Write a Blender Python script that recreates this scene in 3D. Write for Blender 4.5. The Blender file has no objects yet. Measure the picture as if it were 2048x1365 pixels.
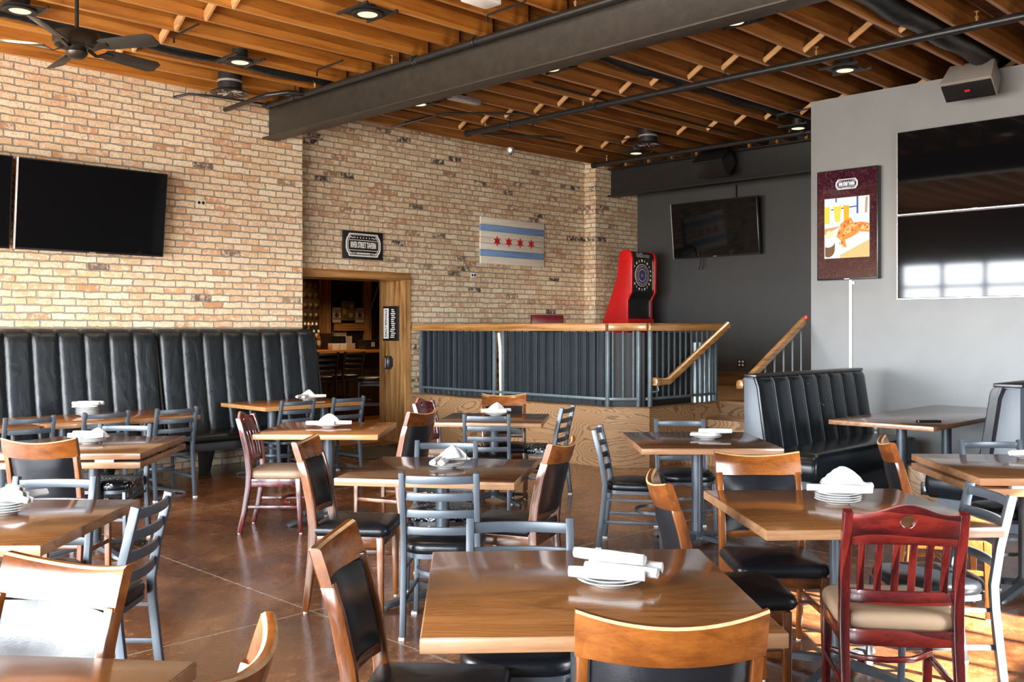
import bpy, bmesh, math, random
from math import sin, cos, pi, radians, sqrt, atan2, floor
from mathutils import Vector, Matrix
random.seed(7)
SC = bpy.context.scene
COL = SC.collection
S2 = 1 / sqrt(2)
RA = pi / 4                                   # the room's walls stand at 45 degrees to the world axes


def R(X, Y, Z=0.0):
    """Room coordinates (X along the brick wall, Y towards it) to world."""
    return Vector(((X - Y) * S2, (X + Y) * S2, Z))


# ------------------------------------------------------------------ mesh builder
class MB:
    def __init__(s):
        s.v, s.f, s.m = [], [], []

    def add(s, vs, fs, mi=0):
        o = len(s.v)
        s.v += [tuple(p) for p in vs]
        s.f += [tuple(i + o for i in f) for f in fs]
        s.m += [mi] * len(fs)
        return s

    def box(s, x0, y0, z0, x1, y1, z1, mi=0):
        x0, x1 = min(x0, x1), max(x0, x1); y0, y1 = min(y0, y1), max(y0, y1); z0, z1 = min(z0, z1), max(z0, z1)
        vs = [(x0, y0, z0), (x1, y0, z0), (x1, y1, z0), (x0, y1, z0), (x0, y0, z1), (x1, y0, z1), (x1, y1, z1), (x0, y1, z1)]
        return s.add(vs, [(0, 3, 2, 1), (4, 5, 6, 7), (0, 1, 5, 4), (1, 2, 6, 5), (2, 3, 7, 6), (3, 0, 4, 7)], mi)

    def loft(s, rings, closed=True, caps=True, mi=0):
        n = len(rings[0]); vs = [p for r in rings for p in r]; fs = []
        for i in range(len(rings) - 1):
            for j in range(n if closed else n - 1):
                k = (j + 1) % n
                fs.append((i * n + j, i * n + k, (i + 1) * n + k, (i + 1) * n + j))
        if caps and closed:
            fs.append(tuple(reversed(range(n))))
            fs.append(tuple(range((len(rings) - 1) * n, len(rings) * n)))
        return s.add(vs, fs, mi)

    def sweep(s, path, sec, up=(0, 0, 1), caps=True, loop=False, scale=None, mi=0):
        P = [Vector(p) for p in path]; up = Vector(up); rings = []; N = len(P)
        for i in range(N):
            a = P[(i - 1) % N] if (loop or i > 0) else P[i]
            b = P[(i + 1) % N] if (loop or i < N - 1) else P[i]
            t = (b - a).normalized()
            sd = t.cross(up)
            if sd.length < 1e-4: sd = t.cross(Vector((0, 1, 0)))
            sd.normalize(); u = sd.cross(t).normalized()
            q = 1.0 if scale is None else scale[i]
            rings.append([P[i] + sd * (c[0] * q) + u * (c[1] * q) for c in sec])
        if loop: rings.append(rings[0])
        return s.loft(rings, True, caps and not loop, mi)

    def bar(s, path, w, h, up=(0, 0, 1), scale=None, mi=0, loop=False):
        return s.sweep(path, [(-w / 2, -h / 2), (w / 2, -h / 2), (w / 2, h / 2), (-w / 2, h / 2)], up, True, loop, scale, mi)

    def tube(s, path, r, n=12, up=(0, 0, 1), loop=False, mi=0, scale=None):
        return s.sweep(path, [(r * cos(2 * pi * k / n), r * sin(2 * pi * k / n)) for k in range(n)], up, True, loop, scale, mi)

    def lathe(s, prof, n=24, c=(0, 0, 0), mi=0):
        rings = [[(c[0] + max(r, 1e-4) * cos(2 * pi * k / n), c[1] + max(r, 1e-4) * sin(2 * pi * k / n), c[2] + z) for k in range(n)] for r, z in prof]
        return s.loft(rings, True, True, mi)

    def ring(s, prof, n=24, c=(0, 0, 0), mi=0):
        """A lathe whose profile is closed on itself: a hoop with an open middle."""
        return s.loft([[(c[0] + r * cos(2 * pi * k / n), c[1] + r * sin(2 * pi * k / n), c[2] + z) for k in range(n)] for r, z in list(prof) + [prof[0]]], True, False, mi)

    def prism(s, poly, d0, d1, ax='z', mi=0):
        """poly: 2D outline; ax: the axis it is extruded along (y: poly is x,z; x: poly is y,z)."""
        f = {'z': lambda a, b, d: (a, b, d), 'y': lambda a, b, d: (a, d, b), 'x': lambda a, b, d: (d, a, b)}[ax]
        return s.loft([[f(a, b, d0) for a, b in poly], [f(a, b, d1) for a, b in poly]], True, True, mi)

    def merge(s, o, M=None):
        M = M or Matrix.Identity(4)
        off = len(s.v)
        s.v += [tuple(M @ Vector(p)) for p in o.v]
        s.f += [tuple(i + off for i in f) for f in o.f]; s.m += o.m
        return s

    def shift(s, dx, dy, dz):
        s.v = [(a + dx, b + dy, c + dz) for a, b, c in s.v]; return s


def rrect(w, d, r, n=6):
    """Rounded rectangle outline centred at 0."""
    o = []
    for cx, cy, a0 in ((w / 2 - r, d / 2 - r, 0), (-w / 2 + r, d / 2 - r, 90), (-w / 2 + r, -d / 2 + r, 180), (w / 2 - r, -d / 2 + r, 270)):
        for k in range(n + 1):
            a = radians(a0 + 90 * k / n); o.append((cx + r * cos(a), cy + r * sin(a)))
    return o


def cushion(mb, outline, z0, z1, puff=0.02, crown=0.012, n=5, mi=0):
    """A padded block: outline swelling at mid height, rounded shoulders and a crowned top."""
    cx = sum(p[0] for p in outline) / len(outline); cy = sum(p[1] for p in outline) / len(outline)
    rings = []
    h = z1 - z0
    prof = [(0.97, 0.0), (1.0, 0.12), (1.02, 0.35), (1.015, 0.6), (0.99, 0.82), (0.95, 0.94), (0.88, 1.0)]
    for sc, t in prof:
        rings.append([(cx + (x - cx) * sc, cy + (y - cy) * sc, z0 + h * t) for x, y in outline])
    for q in (0.65, 0.35, 0.1):
        rings.append([(cx + (x - cx) * q, cy + (y - cy) * q, z1 + crown * (1 - q * q)) for x, y in outline])
    return mb.loft(rings, True, True, mi)


def finish(me, bevel, ang, smooth):
    bm = bmesh.new(); bm.from_mesh(me)
    bmesh.ops.remove_doubles(bm, verts=bm.verts, dist=1e-5)
    bmesh.ops.recalc_face_normals(bm, faces=bm.faces)
    if bevel > 0:
        ed = [e for e in bm.edges if len(e.link_faces) == 2 and e.calc_face_angle(0) > radians(40)]
        if ed:
            bmesh.ops.bevel(bm, geom=ed, offset=bevel, segments=2, profile=0.5, affect='EDGES', clamp_overlap=True)
    for f in bm.faces: f.smooth = smooth
    if smooth:
        for e in bm.edges:
            e.smooth = not (len(e.link_faces) == 2 and e.calc_face_angle(0) > radians(ang))
    bm.to_mesh(me); bm.free()


def mk(name, mb, mats, parent=None, loc=(0, 0, 0), rz=0.0, bevel=0.0, ang=38, smooth=True, kind=None, label=None):
    me = bpy.data.meshes.new(name)
    me.from_pydata(mb.v, [], mb.f); me.update()
    if not isinstance(mats, (list, tuple)): mats = [mats]
    for m in mats: me.materials.append(m)
    if len(mats) > 1: me.polygons.foreach_set('material_index', mb.m)
    finish(me, bevel, ang, smooth)
    o = bpy.data.objects.new(name, me); COL.objects.link(o)
    o.location = loc; o.rotation_euler = (0, 0, rz)
    if parent is not None: o.parent = parent
    if kind: o['kind'] = kind
    if label: o['label'] = label
    return o


def tag(o, label, cat, group=None):
    o['label'] = label; o['category'] = cat
    if group: o['group'] = group
    return o


def thing(name, label, cat, loc=(0, 0, 0), rz=0.0, group=None):
    o = bpy.data.objects.new(name, None); COL.objects.link(o)
    o.empty_display_size = 0.1
    o.location = loc; o.rotation_euler = (0, 0, rz)
    return tag(o, label, cat, group)


def rthing(name, label, cat, XYZ, group=None, rz=0.0):
    return thing(name, label, cat, R(*XYZ), RA + rz, group)


def dup(root, loc, rz, label=None, group=None):
    r = root.copy(); COL.objects.link(r); r.location = loc; r.rotation_euler = (0, 0, rz)
    if label: r['label'] = label
    if group: r['group'] = group
    for ch in list(root.children):
        c = ch.copy(); COL.objects.link(c); c.parent = r
        for g in list(ch.children):
            d = g.copy(); COL.objects.link(d); d.parent = c
    return r


def struct(name, mb, mats, bevel=0.0, room=True, smooth=False):
    return mk(name, mb, mats, None, (0, 0, 0), RA if room else 0.0, bevel, 38, smooth, 'structure')


_txt = {}


def text_mb(s, size, M, depth=0.002, bold=0.0, align='CENTER'):
    """Lettering as plain mesh (x right, y up in the text plane, z out), placed by matrix M."""
    key = (s, size, depth, bold, align)
    if key not in _txt:
        cu = bpy.data.curves.new('lettering', 'FONT'); cu.body = s; cu.size = size; cu.extrude = depth; cu.offset = bold
        cu.align_x = align; cu.align_y = 'CENTER'; cu.resolution_u = 2
        ob = bpy.data.objects.new('lettering', cu); COL.objects.link(ob)
        bpy.context.view_layer.update()
        me = ob.to_mesh()
        vs = [tuple(v.co) for v in me.vertices]; fs = [tuple(p.vertices) for p in me.polygons]
        ob.to_mesh_clear(); bpy.data.objects.remove(ob); bpy.data.curves.remove(cu)
        _txt[key] = (vs, fs)
    vs, fs = _txt[key]
    o = MB(); o.v = [tuple(M @ Vector(v)) for v in vs]; o.f = list(fs); o.m = [0] * len(fs)
    return o


def frame_M(origin, right, up):
    """Matrix whose x is `right`, y is `up`, z the outward normal."""
    r = Vector(right).normalized(); u = Vector(up).normalized(); n = r.cross(u)
    return Matrix(((r.x, u.x, n.x, origin[0]), (r.y, u.y, n.y, origin[1]), (r.z, u.z, n.z, origin[2]), (0, 0, 0, 1)))


# ------------------------------------------------------------------ materials
class NT:
    def __init__(s, name):
        s.mat = bpy.data.materials.new(name); s.mat.use_nodes = True
        s.t = s.mat.node_tree; s.n = s.t.nodes
        s.b = s.n['Principled BSDF']

    def new(s, typ, **kw):
        x = s.n.new(typ)
        for k, v in kw.items():
            if k.startswith('i_'):
                x.inputs[int(k[2:]) if k[2:].isdigit() else k[2:].replace('_', ' ')].default_value = v
            else:
                setattr(x, k, v)
        return x

    def link(s, a, b): s.t.links.new(a, b)

    def math(s, op, a, b=None, c=None):
        x = s.n.new('ShaderNodeMath'); x.operation = op
        for i, q in enumerate((a, b, c)):
            if q is None: continue
            if isinstance(q, (int, float)): x.inputs[i].default_value = q
            else: s.link(q, x.inputs[i])
        return x.outputs[0]

    def ramp(s, fac, stops, interp='LINEAR'):
        x = s.n.new('ShaderNodeValToRGB'); e = x.color_ramp.elements; x.color_ramp.interpolation = interp
        while len(e) < len(stops): e.new(0.5)
        for i, (p, c) in enumerate(stops):
            e[i].position = p; e[i].color = (*c, 1)
        if fac is not None: s.link(fac, x.inputs[0])
        return x.outputs[0]

    def mix(s, fac, a, b, typ='MIX'):
        x = s.n.new('ShaderNodeMix'); x.data_type = 'RGBA'; x.blend_type = typ
        for sock, q in ((x.inputs[0], fac), (x.inputs[6], a), (x.inputs[7], b)):
            if isinstance(q, (int, float)): sock.default_value = q
            elif isinstance(q, tuple): sock.default_value = (*q, 1)
            else: s.link(q, sock)
        return x.outputs[2]

    def coord(s, scale=(1, 1, 1), rnd=True, rot=(0, 0, 0)):
        tc = s.n.new('ShaderNodeTexCoord'); mp = s.n.new('ShaderNodeMapping')
        mp.inputs['Scale'].default_value = scale; mp.inputs['Rotation'].default_value = rot
        if rnd:
            oi = s.n.new('ShaderNodeObjectInfo'); va = s.n.new('ShaderNodeVectorMath'); va.operation = 'MULTIPLY_ADD'
            cb = s.n.new('ShaderNodeCombineXYZ')
            for k in range(3): s.link(oi.outputs['Random'], cb.inputs[k])
            va.inputs[1].default_value = (13.7, 7.3, 9.1)
            s.link(cb.outputs[0], va.inputs[0]); s.link(tc.outputs['Object'], va.inputs[2]); s.link(va.outputs[0], mp.inputs[0])
        else:
            s.link(tc.outputs['Object'], mp.inputs[0])
        return mp.outputs[0]

    def noise(s, vec, scale, detail=4, rough=0.55, dist=0.0):
        x = s.n.new('ShaderNodeTexNoise'); x.inputs['Scale'].default_value = scale; x.inputs['Detail'].default_value = detail
        x.inputs['Roughness'].default_value = rough; x.inputs['Distortion'].default_value = dist
        if vec is not None: s.link(vec, x.inputs['Vector'])
        return x.outputs[0], x.outputs[1]

    def bump(s, h, strength=0.2, dist=0.01):
        x = s.n.new('ShaderNodeBump'); x.inputs['Strength'].default_value = strength; x.inputs['Distance'].default_value = dist
        s.link(h, x.inputs['Height']); s.link(x.outputs[0], s.b.inputs['Normal']); return x

    def set(s, color=None, rough=0.5, metal=0.0, spec=0.5, coat=0.0, coat_rough=0.1, emit=None, estr=0.0):
        b = s.b.inputs
        if color is not None:
            if isinstance(color, tuple): b['Base Color'].default_value = (*color, 1)
            else: s.link(color, b['Base Color'])
        if isinstance(rough, (int, float)): b['Roughness'].default_value = rough
        else: s.link(rough, b['Roughness'])
        b['Metallic'].default_value = metal; b['Specular IOR Level'].default_value = spec
        b['Coat Weight'].default_value = coat; b['Coat Roughness'].default_value = coat_rough
        if emit is not None:
            if isinstance(emit, tuple): b['Emission Color'].default_value = (*emit, 1)
            else: s.link(emit, b['Emission Color'])
            b['Emission Strength'].default_value = estr
        return s.mat


def plain(name, color, rough=0.5, metal=0.0, var=0.12, nscale=9, spec=0.5, coat=0.0, bump=0.0, bscale=120, speck=None):
    t = NT(name); v = t.coord()
    f, _ = t.noise(v, nscale, 3)
    lo = tuple(c * (1 - var) for c in color); hi = tuple(min(1, c * (1 + var)) for c in color)
    col = t.ramp(f, [(0.3, lo), (0.7, hi)])
    if speck:
        g, _ = t.noise(v, 160, 2); m = t.ramp(g, [(speck[0], (0, 0, 0)), (speck[0] + 0.02, (1, 1, 1))]); col = t.mix(m, col, speck[1])
    if bump > 0:
        g, _ = t.noise(v, bscale, 3); t.bump(g, bump, 0.004)
    return t.set(col, rough, metal, spec, coat)


def emit(name, color, strength):
    t = NT(name); return t.set((0.0, 0.0, 0.0), 0.6, emit=color, estr=strength)


def wood(name, cols, grain='x', scale=1.0, rough=0.3, coat=0.0, wave=0.12, stretch=14.0, bump=0.05, spec=0.5, coat_rough=0.08, wscale=2.2):
    """cols: dark, mid, light. Fibres stretched along the grain axis, with growth-ring figure of weight `wave`."""
    t = NT(name)
    sc = {'x': (1 / stretch, 1, 1), 'y': (1, 1 / stretch, 1), 'z': (1, 1, 1 / stretch)}[grain]
    v = t.coord(tuple(c * scale for c in sc))
    broad, _ = t.noise(v, 3.2, 3, 0.5, 0.5); mid, _ = t.noise(v, 14.0, 4, 0.6, 0.3); fine, _ = t.noise(v, 70.0, 3, 0.6)
    w = t.new('ShaderNodeTexWave', wave_type='RINGS', rings_direction={'x': 'X', 'y': 'Y', 'z': 'Z'}[grain], wave_profile='SAW')
    w.inputs['Scale'].default_value = wscale; w.inputs['Distortion'].default_value = 7.0; w.inputs['Detail'].default_value = 2.0; w.inputs['Detail Scale'].default_value = 0.9
    t.link(v, w.inputs['Vector'])
    f = t.math('ADD', t.math('ADD', t.math('MULTIPLY', broad, 0.50), t.math('MULTIPLY', mid, 0.34)), t.math('MULTIPLY', fine, 0.16))
    f = t.math('ADD', f, t.math('MULTIPLY', t.math('SUBTRACT', w.outputs[1], 0.5), wave))
    col = t.ramp(f, [(0.36, cols[0]), (0.50, cols[1]), (0.64, cols[2])])
    if bump > 0: t.bump(f, bump, 0.004)
    return t.set(col, rough, 0, spec, coat, coat_rough)


def brick(name, stops, seed=0.0, bw=0.235, bh=0.0746):
    t = NT(name)
    tc = t.n.new('ShaderNodeTexCoord'); sp = t.n.new('ShaderNodeSeparateXYZ'); t.link(tc.outputs['Object'], sp.inputs[0])
    _, nc = t.noise(tc.outputs['Object'], 9.0, 3, 0.6)
    ns = t.n.new('ShaderNodeSeparateColor'); t.link(nc, ns.inputs[0])
    u = t.math('ADD', t.math('ADD', sp.outputs[0], sp.outputs[1]), t.math('MULTIPLY', t.math('SUBTRACT', ns.outputs[0], 0.5), 0.05))
    w = t.math('ADD', sp.outputs[2], t.math('MULTIPLY', t.math('SUBTRACT', ns.outputs[1], 0.5), 0.030))
    rv = t.math('DIVIDE', w, bh); row = t.math('FLOOR', rv); rf = t.math('FRACT', rv)
    wr = t.new('ShaderNodeTexWhiteNoise', noise_dimensions='1D'); t.link(t.math('ADD', row, seed), wr.inputs['W'])
    off = t.math('ADD', t.math('MULTIPLY', t.math('MODULO', t.math('ADD', row, 400), 2.0), 0.5), t.math('MULTIPLY', wr.outputs[0], 0.3))
    uu = t.math('ADD', t.math('DIVIDE', u, bw), off); colm = t.math('FLOOR', uu); cf = t.math('FRACT', uu)
    du = t.math('MULTIPLY', t.math('MINIMUM', cf, t.math('SUBTRACT', 1.0, cf)), bw)
    dv = t.math('MULTIPLY', t.math('MINIMUM', rf, t.math('SUBTRACT', 1.0, rf)), bh)
    d = t.math('MINIMUM', du, dv)
    # rounded corners: smooth minimum
    d2 = t.new('ShaderNodeMath', operation='SMOOTH_MIN'); t.link(du, d2.inputs[0]); t.link(dv, d2.inputs[1]); d2.inputs[2].default_value = 0.012
    mr = t.new('ShaderNodeMapRange', interpolation_type='SMOOTHSTEP'); t.link(d2.outputs[0], mr.inputs['Value'])
    mr.inputs['From Min'].default_value = 0.0042; mr.inputs['From Max'].default_value = 0.0085
    mask = mr.outputs[0]
    cb = t.n.new('ShaderNodeCombineXYZ'); t.link(row, cb.inputs[0]); t.link(colm, cb.inputs[1]); cb.inputs[2].default_value = seed
    wn = t.new('ShaderNodeTexWhiteNoise', noise_dimensions='3D'); t.link(cb.outputs[0], wn.inputs['Vector'])
    base = t.ramp(wn.outputs[0], stops)
    # each brick's own mottling: pale lime smears and burnt patches
    va = t.n.new('ShaderNodeVectorMath'); va.operation = 'MULTIPLY_ADD'; t.link(wn.outputs[1], va.inputs[0]); va.inputs[1].default_value = (20, 20, 20); t.link(tc.outputs['Object'], va.inputs[2])
    m1, _ = t.noise(va.outputs[0], 14.0, 5, 0.65); m2, _ = t.noise(va.outputs[0], 45.0, 4, 0.6); m3, _ = t.noise(va.outputs[0], 7.0, 3, 0.6)
    c1 = t.mix(t.ramp(m1, [(0.48, (0, 0, 0)), (0.60, (0.85, 0.85, 0.85))]), base, (0.80, 0.68, 0.50))
    c2 = t.mix(t.ramp(m2, [(0.28, (0.75, 0.75, 0.75)), (0.5, (0, 0, 0))]), c1, (0.42, 0.24, 0.15))
    c3 = t.mix(t.ramp(m3, [(0.62, (0, 0, 0)), (0.75, (0.6, 0.6, 0.6))]), c2, (0.62, 0.30, 0.15))
    g, _ = t.noise(tc.outputs['Object'], 60.0, 3)
    mort = t.ramp(g, [(0.3, (0.25, 0.23, 0.19)), (0.7, (0.37, 0.34, 0.28))])
    col = t.mix(mask, mort, c3)
    h = t.math('ADD', t.math('MULTIPLY', mask, 1.0), t.math('MULTIPLY', m2, 0.35))
    t.bump(h, 1.0, 0.012)
    return t.set(col, 0.85, 0, 0.25)


M = {}
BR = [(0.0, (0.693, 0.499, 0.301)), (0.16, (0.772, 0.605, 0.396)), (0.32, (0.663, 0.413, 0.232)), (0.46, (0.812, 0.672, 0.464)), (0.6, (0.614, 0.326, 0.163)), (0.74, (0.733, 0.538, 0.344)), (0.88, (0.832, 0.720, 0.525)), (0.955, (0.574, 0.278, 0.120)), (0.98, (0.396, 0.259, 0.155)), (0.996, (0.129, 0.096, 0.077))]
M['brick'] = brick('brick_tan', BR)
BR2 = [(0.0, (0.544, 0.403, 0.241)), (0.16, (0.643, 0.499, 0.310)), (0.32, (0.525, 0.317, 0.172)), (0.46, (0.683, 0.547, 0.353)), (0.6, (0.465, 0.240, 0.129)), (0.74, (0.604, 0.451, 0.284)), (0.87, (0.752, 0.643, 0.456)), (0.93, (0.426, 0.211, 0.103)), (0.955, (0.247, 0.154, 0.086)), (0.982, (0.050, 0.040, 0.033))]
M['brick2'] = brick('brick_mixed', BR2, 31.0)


def floor_mat():
    t = NT('stained_concrete'); tc = t.n.new('ShaderNodeTexCoord'); sp = t.n.new('ShaderNodeSeparateXYZ'); t.link(tc.outputs['Object'], sp.inputs[0])
    a, _ = t.noise(tc.outputs['Object'], 1.6, 7, 0.68, 0.6); b, _ = t.noise(tc.outputs['Object'], 16.0, 5, 0.7); c, _ = t.noise(tc.outputs['Object'], 120.0, 3, 0.6)
    f = t.math('ADD', t.math('ADD', t.math('MULTIPLY', a, 0.6), t.math('MULTIPLY', b, 0.25)), t.math('MULTIPLY', c, 0.22))
    col = t.ramp(f, [(0.39, (0.022, 0.007, 0.003)), (0.49, (0.078, 0.026, 0.009)), (0.57, (0.140, 0.052, 0.018)), (0.67, (0.27, 0.130, 0.058))])
    ln = None
    for o, c0 in ((sp.outputs[0], 2.99), (sp.outputs[1], 4.55)):
        q = t.math('FRACT', t.math('DIVIDE', t.math('ADD', o, 33.0 - c0), 3.3))
        e = t.math('MULTIPLY', t.math('MINIMUM', q, t.math('SUBTRACT', 1.0, q)), 3.3)
        m = t.math('LESS_THAN', e, 0.0055)
        ln = m if ln is None else t.math('MAXIMUM', ln, m)
    col = t.mix(ln, col, (0.30, 0.26, 0.21))
    r = t.ramp(b, [(0.3, (0.17, 0.17, 0.17)), (0.7, (0.32, 0.32, 0.32))])
    t.bump(t.math('SUBTRACT', c, t.math('MULTIPLY', ln, 3.0)), 0.06, 0.004)
    return t.set(col, r, 0, 0.5, 0.25, 0.12)


M['floor'] = floor_mat()
def grained(name, dark, base, light, k, amt, rough=0.19):
    """Flat-sawn board face: long contour lines of growth rings over fine fibres running along local x."""
    t = NT(name); v = t.coord((0.30, 1.5, 1.0))
    n, _ = t.noise(v, 1.5, 1.5, 0.45, 0.5); w, _ = t.noise(v, 11.0, 3, 0.6)
    fine, _ = t.noise(t.coord((1.2, 26.0, 1.0)), 7.0, 4, 0.65); board, _ = t.noise(t.coord((0.15, 4.0, 1.0)), 2.4, 2, 0.5)
    q = t.math('FRACT', t.math('MULTIPLY', t.math('ADD', n, t.math('MULTIPLY', w, 0.02)), k))
    line = t.ramp(q, [(0.0, (amt, amt, amt)), (0.22, (amt * 0.5,) * 3), (0.5, (0.0, 0.0, 0.0)), (0.9, (0.05, 0.05, 0.05)), (1.0, (amt, amt, amt))])
    f = t.math('ADD', t.math('MULTIPLY', fine, 0.62), t.math('MULTIPLY', board, 0.38))
    col = t.mix(line, t.ramp(f, [(0.36, tuple(c * 0.72 for c in base)), (0.5, base), (0.66, light)]), dark)
    t.bump(fine, 0.03, 0.002)
    return t.set(col, rough, 0, 0.5, 0.28, 0.08)


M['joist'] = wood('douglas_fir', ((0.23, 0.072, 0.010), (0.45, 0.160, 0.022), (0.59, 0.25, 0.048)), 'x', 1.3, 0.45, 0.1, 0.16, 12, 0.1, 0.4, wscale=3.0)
M['joistedge'] = wood('fir_edge', ((0.38, 0.18, 0.055), (0.54, 0.28, 0.10), (0.64, 0.37, 0.16)), 'x', 2.0, 0.55, 0, 0.05, 12, 0.05, 0.3)  # paler underside: bare cut edge plus floor-bounce light put into the colour
M['joistedge_shaded'] = wood('shaded_fir_edge', ((0.25, 0.14, 0.08), (0.36, 0.21, 0.125), (0.44, 0.27, 0.17)), 'x', 2.0, 0.55, 0, 0.05, 12, 0.05, 0.3)  # same edge, darkened in colour for the dimmer bay beyond the beam
M['joist_shaded'] = wood('shaded_fir', ((0.115, 0.038, 0.008), (0.225, 0.084, 0.017), (0.33, 0.140, 0.034)), 'x', 1.3, 0.5, 0, 0.16, 12, 0.1, 0.3, wscale=3.0)  # joist fir darkened in colour, standing in for weaker light beyond the beam
M['deck'] = wood('deck_boards', ((0.05, 0.022, 0.010), (0.10, 0.042, 0.016), (0.15, 0.065, 0.024)), 'y', 1.0, 0.7, 0, 0.1, 10, 0.1, 0.2)
M['strip'] = wood('pale_pine', ((0.42, 0.22, 0.08), (0.56, 0.31, 0.13), (0.66, 0.40, 0.19)), 'y', 2.0, 0.6, 0, 0.08, 10, 0.05, 0.3)
M['beam'] = plain('painted_steel', (0.026, 0.022, 0.017), 0.5, 0.0, 0.25, 14, 0.5, 0, 0.25, 200, (0.71, (0.16, 0.14, 0.11)))
M['beam2'] = plain('black_steel', (0.012, 0.012, 0.012), 0.55, 0.0, 0.2, 8)
M['pipe'] = plain('black_pipe', (0.022, 0.022, 0.022), 0.35, 0.3, 0.2, 20)
M['graywall'] = plain('gray_wall_paint', (0.200, 0.208, 0.210), 0.42, 0, 0.05, 2.2, 0.5, 0, 0.05, 90, (0.79, (0.5, 0.5, 0.5)))
M['darkwall'] = plain('charcoal_wall_paint', (0.042, 0.044, 0.045), 0.5, 0, 0.08, 2, 0.45)
M['oak'] = grained('oak_table', (0.080, 0.030, 0.009), (0.175, 0.069, 0.020), (0.24, 0.102, 0.033), 22.0, 0.45)
M['oakdark'] = grained('oak_dark_table', (0.026, 0.011, 0.006), (0.098, 0.041, 0.017), (0.135, 0.060, 0.026), 16.0, 0.8)
M['oakedge'] = wood('oak_edge', ((0.17, 0.080, 0.035), (0.25, 0.125, 0.058), (0.33, 0.180, 0.090)), 'x', 3.0, 0.35, 0.2, 0.12, 12, 0.03)
M['honey'] = grained('honey_table', (0.13, 0.040, 0.008), (0.31, 0.108, 0.020), (0.40, 0.16, 0.038), 18.0, 0.4, 0.15)
M['honeyedge'] = wood('honey_edge', ((0.27, 0.125, 0.040), (0.36, 0.180, 0.065), (0.42, 0.23, 0.09)), 'x', 3.0, 0.35, 0.2, 0.12, 12, 0.02)
def veneer(name, dark, base, light, sc=(0.8, 0.8, 2.3)):
    t = NT(name); v = t.coord(sc, False)
    n, _ = t.noise(v, 1.15, 1.5, 0.45, 0.7); w, _ = t.noise(v, 9.0, 3, 0.6); fine, _ = t.noise(t.coord((1, 1, 9), False), 38.0, 3, 0.6)
    q = t.math('FRACT', t.math('MULTIPLY', t.math('ADD', n, t.math('MULTIPLY', w, 0.035)), 30.0))
    line = t.ramp(q, [(0.0, (0.75, 0.75, 0.75)), (0.16, (0.55, 0.55, 0.55)), (0.32, (0.0, 0.0, 0.0)), (0.94, (0.05, 0.05, 0.05)), (1.0, (0.75, 0.75, 0.75))])
    col = t.mix(line, t.ramp(fine, [(0.35, base), (0.65, light)]), dark)
    return t.set(col, 0.42, 0, 0.5, 0.15)


M['fascia'] = veneer('oak_veneer', (0.065, 0.030, 0.012), (0.29, 0.160, 0.072), (0.37, 0.218, 0.108))
M['trimoak'] = wood('oak_trim', ((0.16, 0.072, 0.022), (0.36, 0.185, 0.062), (0.48, 0.27, 0.11)), 'z', 2.2, 0.4, 0.2, 0.16, 7, 0.05)
M['railoak'] = wood('oak_rail', ((0.14, 0.055, 0.014), (0.32, 0.15, 0.045), (0.44, 0.23, 0.085)), 'x', 3.0, 0.3, 0.4, 0.12, 12, 0.03)
M['steptread'] = wood('oak_tread', ((0.065, 0.030, 0.012), (0.15, 0.075, 0.030), (0.23, 0.125, 0.055)), 'y', 2.0, 0.35, 0.3, 0.12, 9, 0.03)
M['chwood'] = wood('chair_walnut', ((0.050, 0.013, 0.004), (0.125, 0.036, 0.007), (0.22, 0.072, 0.014)), 'z', 1.6, 0.22, 0.4, 0.04, 5, 0.0, coat_rough=0.12)
M['chrail'] = wood('chair_rail', ((0.048, 0.012, 0.0035), (0.120, 0.034, 0.006), (0.215, 0.070, 0.013)), 'x', 1.6, 0.25, 0.3, 0.04, 3, 0.0, coat_rough=0.14)
M['red'] = wood('mahogany', ((0.020, 0.0015, 0.0025), (0.070, 0.005, 0.005), (0.135, 0.012, 0.009)), 'z', 2.5, 0.25, 0.45, 0.25, 6, 0.0)
M['redrail'] = wood('mahogany_rail', ((0.020, 0.0015, 0.0025), (0.070, 0.005, 0.005), (0.145, 0.014, 0.009)), 'x', 2.5, 0.25, 0.45, 0.25, 3.5, 0.0)
M['tan'] = plain('tan_vinyl', (0.33, 0.225, 0.140), 0.42, 0, 0.06, 6, 0.5, 0, 0.1, 300)
M['gray'] = plain('gray_powder_coat', (0.058, 0.070, 0.084), 0.36, 0.25, 0.08, 12, 0.5)
M['cast'] = plain('cast_iron', (0.055, 0.062, 0.070), 0.42, 0.4, 0.2, 20, 0.5, 0, 0.25, 150)
M['glide'] = plain('plastic_glide', (0.55, 0.52, 0.48), 0.5)


def vinyl(name, col, rough=0.3, wrinkle=0.15, wear=None, spec=0.5):
    t = NT(name); v = t.coord((1, 1, 0.35))
    w, _ = t.noise(v, 9.0, 3, 0.5, 0.8); g, _ = t.noise(t.coord(), 320.0, 2)
    t.bump(t.math('ADD', w, t.math('MULTIPLY', g, 0.12)), wrinkle, 0.03)
    c = t.ramp(w, [(0.3, tuple(x * 0.85 for x in col)), (0.7, tuple(x * 1.2 for x in col))])
    if wear:
        a, _ = t.noise(t.coord(), 9.0, 2); b, _ = t.noise(t.coord(), 70.0, 3, 0.7)
        m = t.math('MULTIPLY', t.math('GREATER_THAN', a, wear[0]), t.math('GREATER_THAN', b, wear[1]))
        c = t.mix(m, c, (0.62, 0.60, 0.57))
    return t.set(c, rough, 0, spec)


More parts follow.
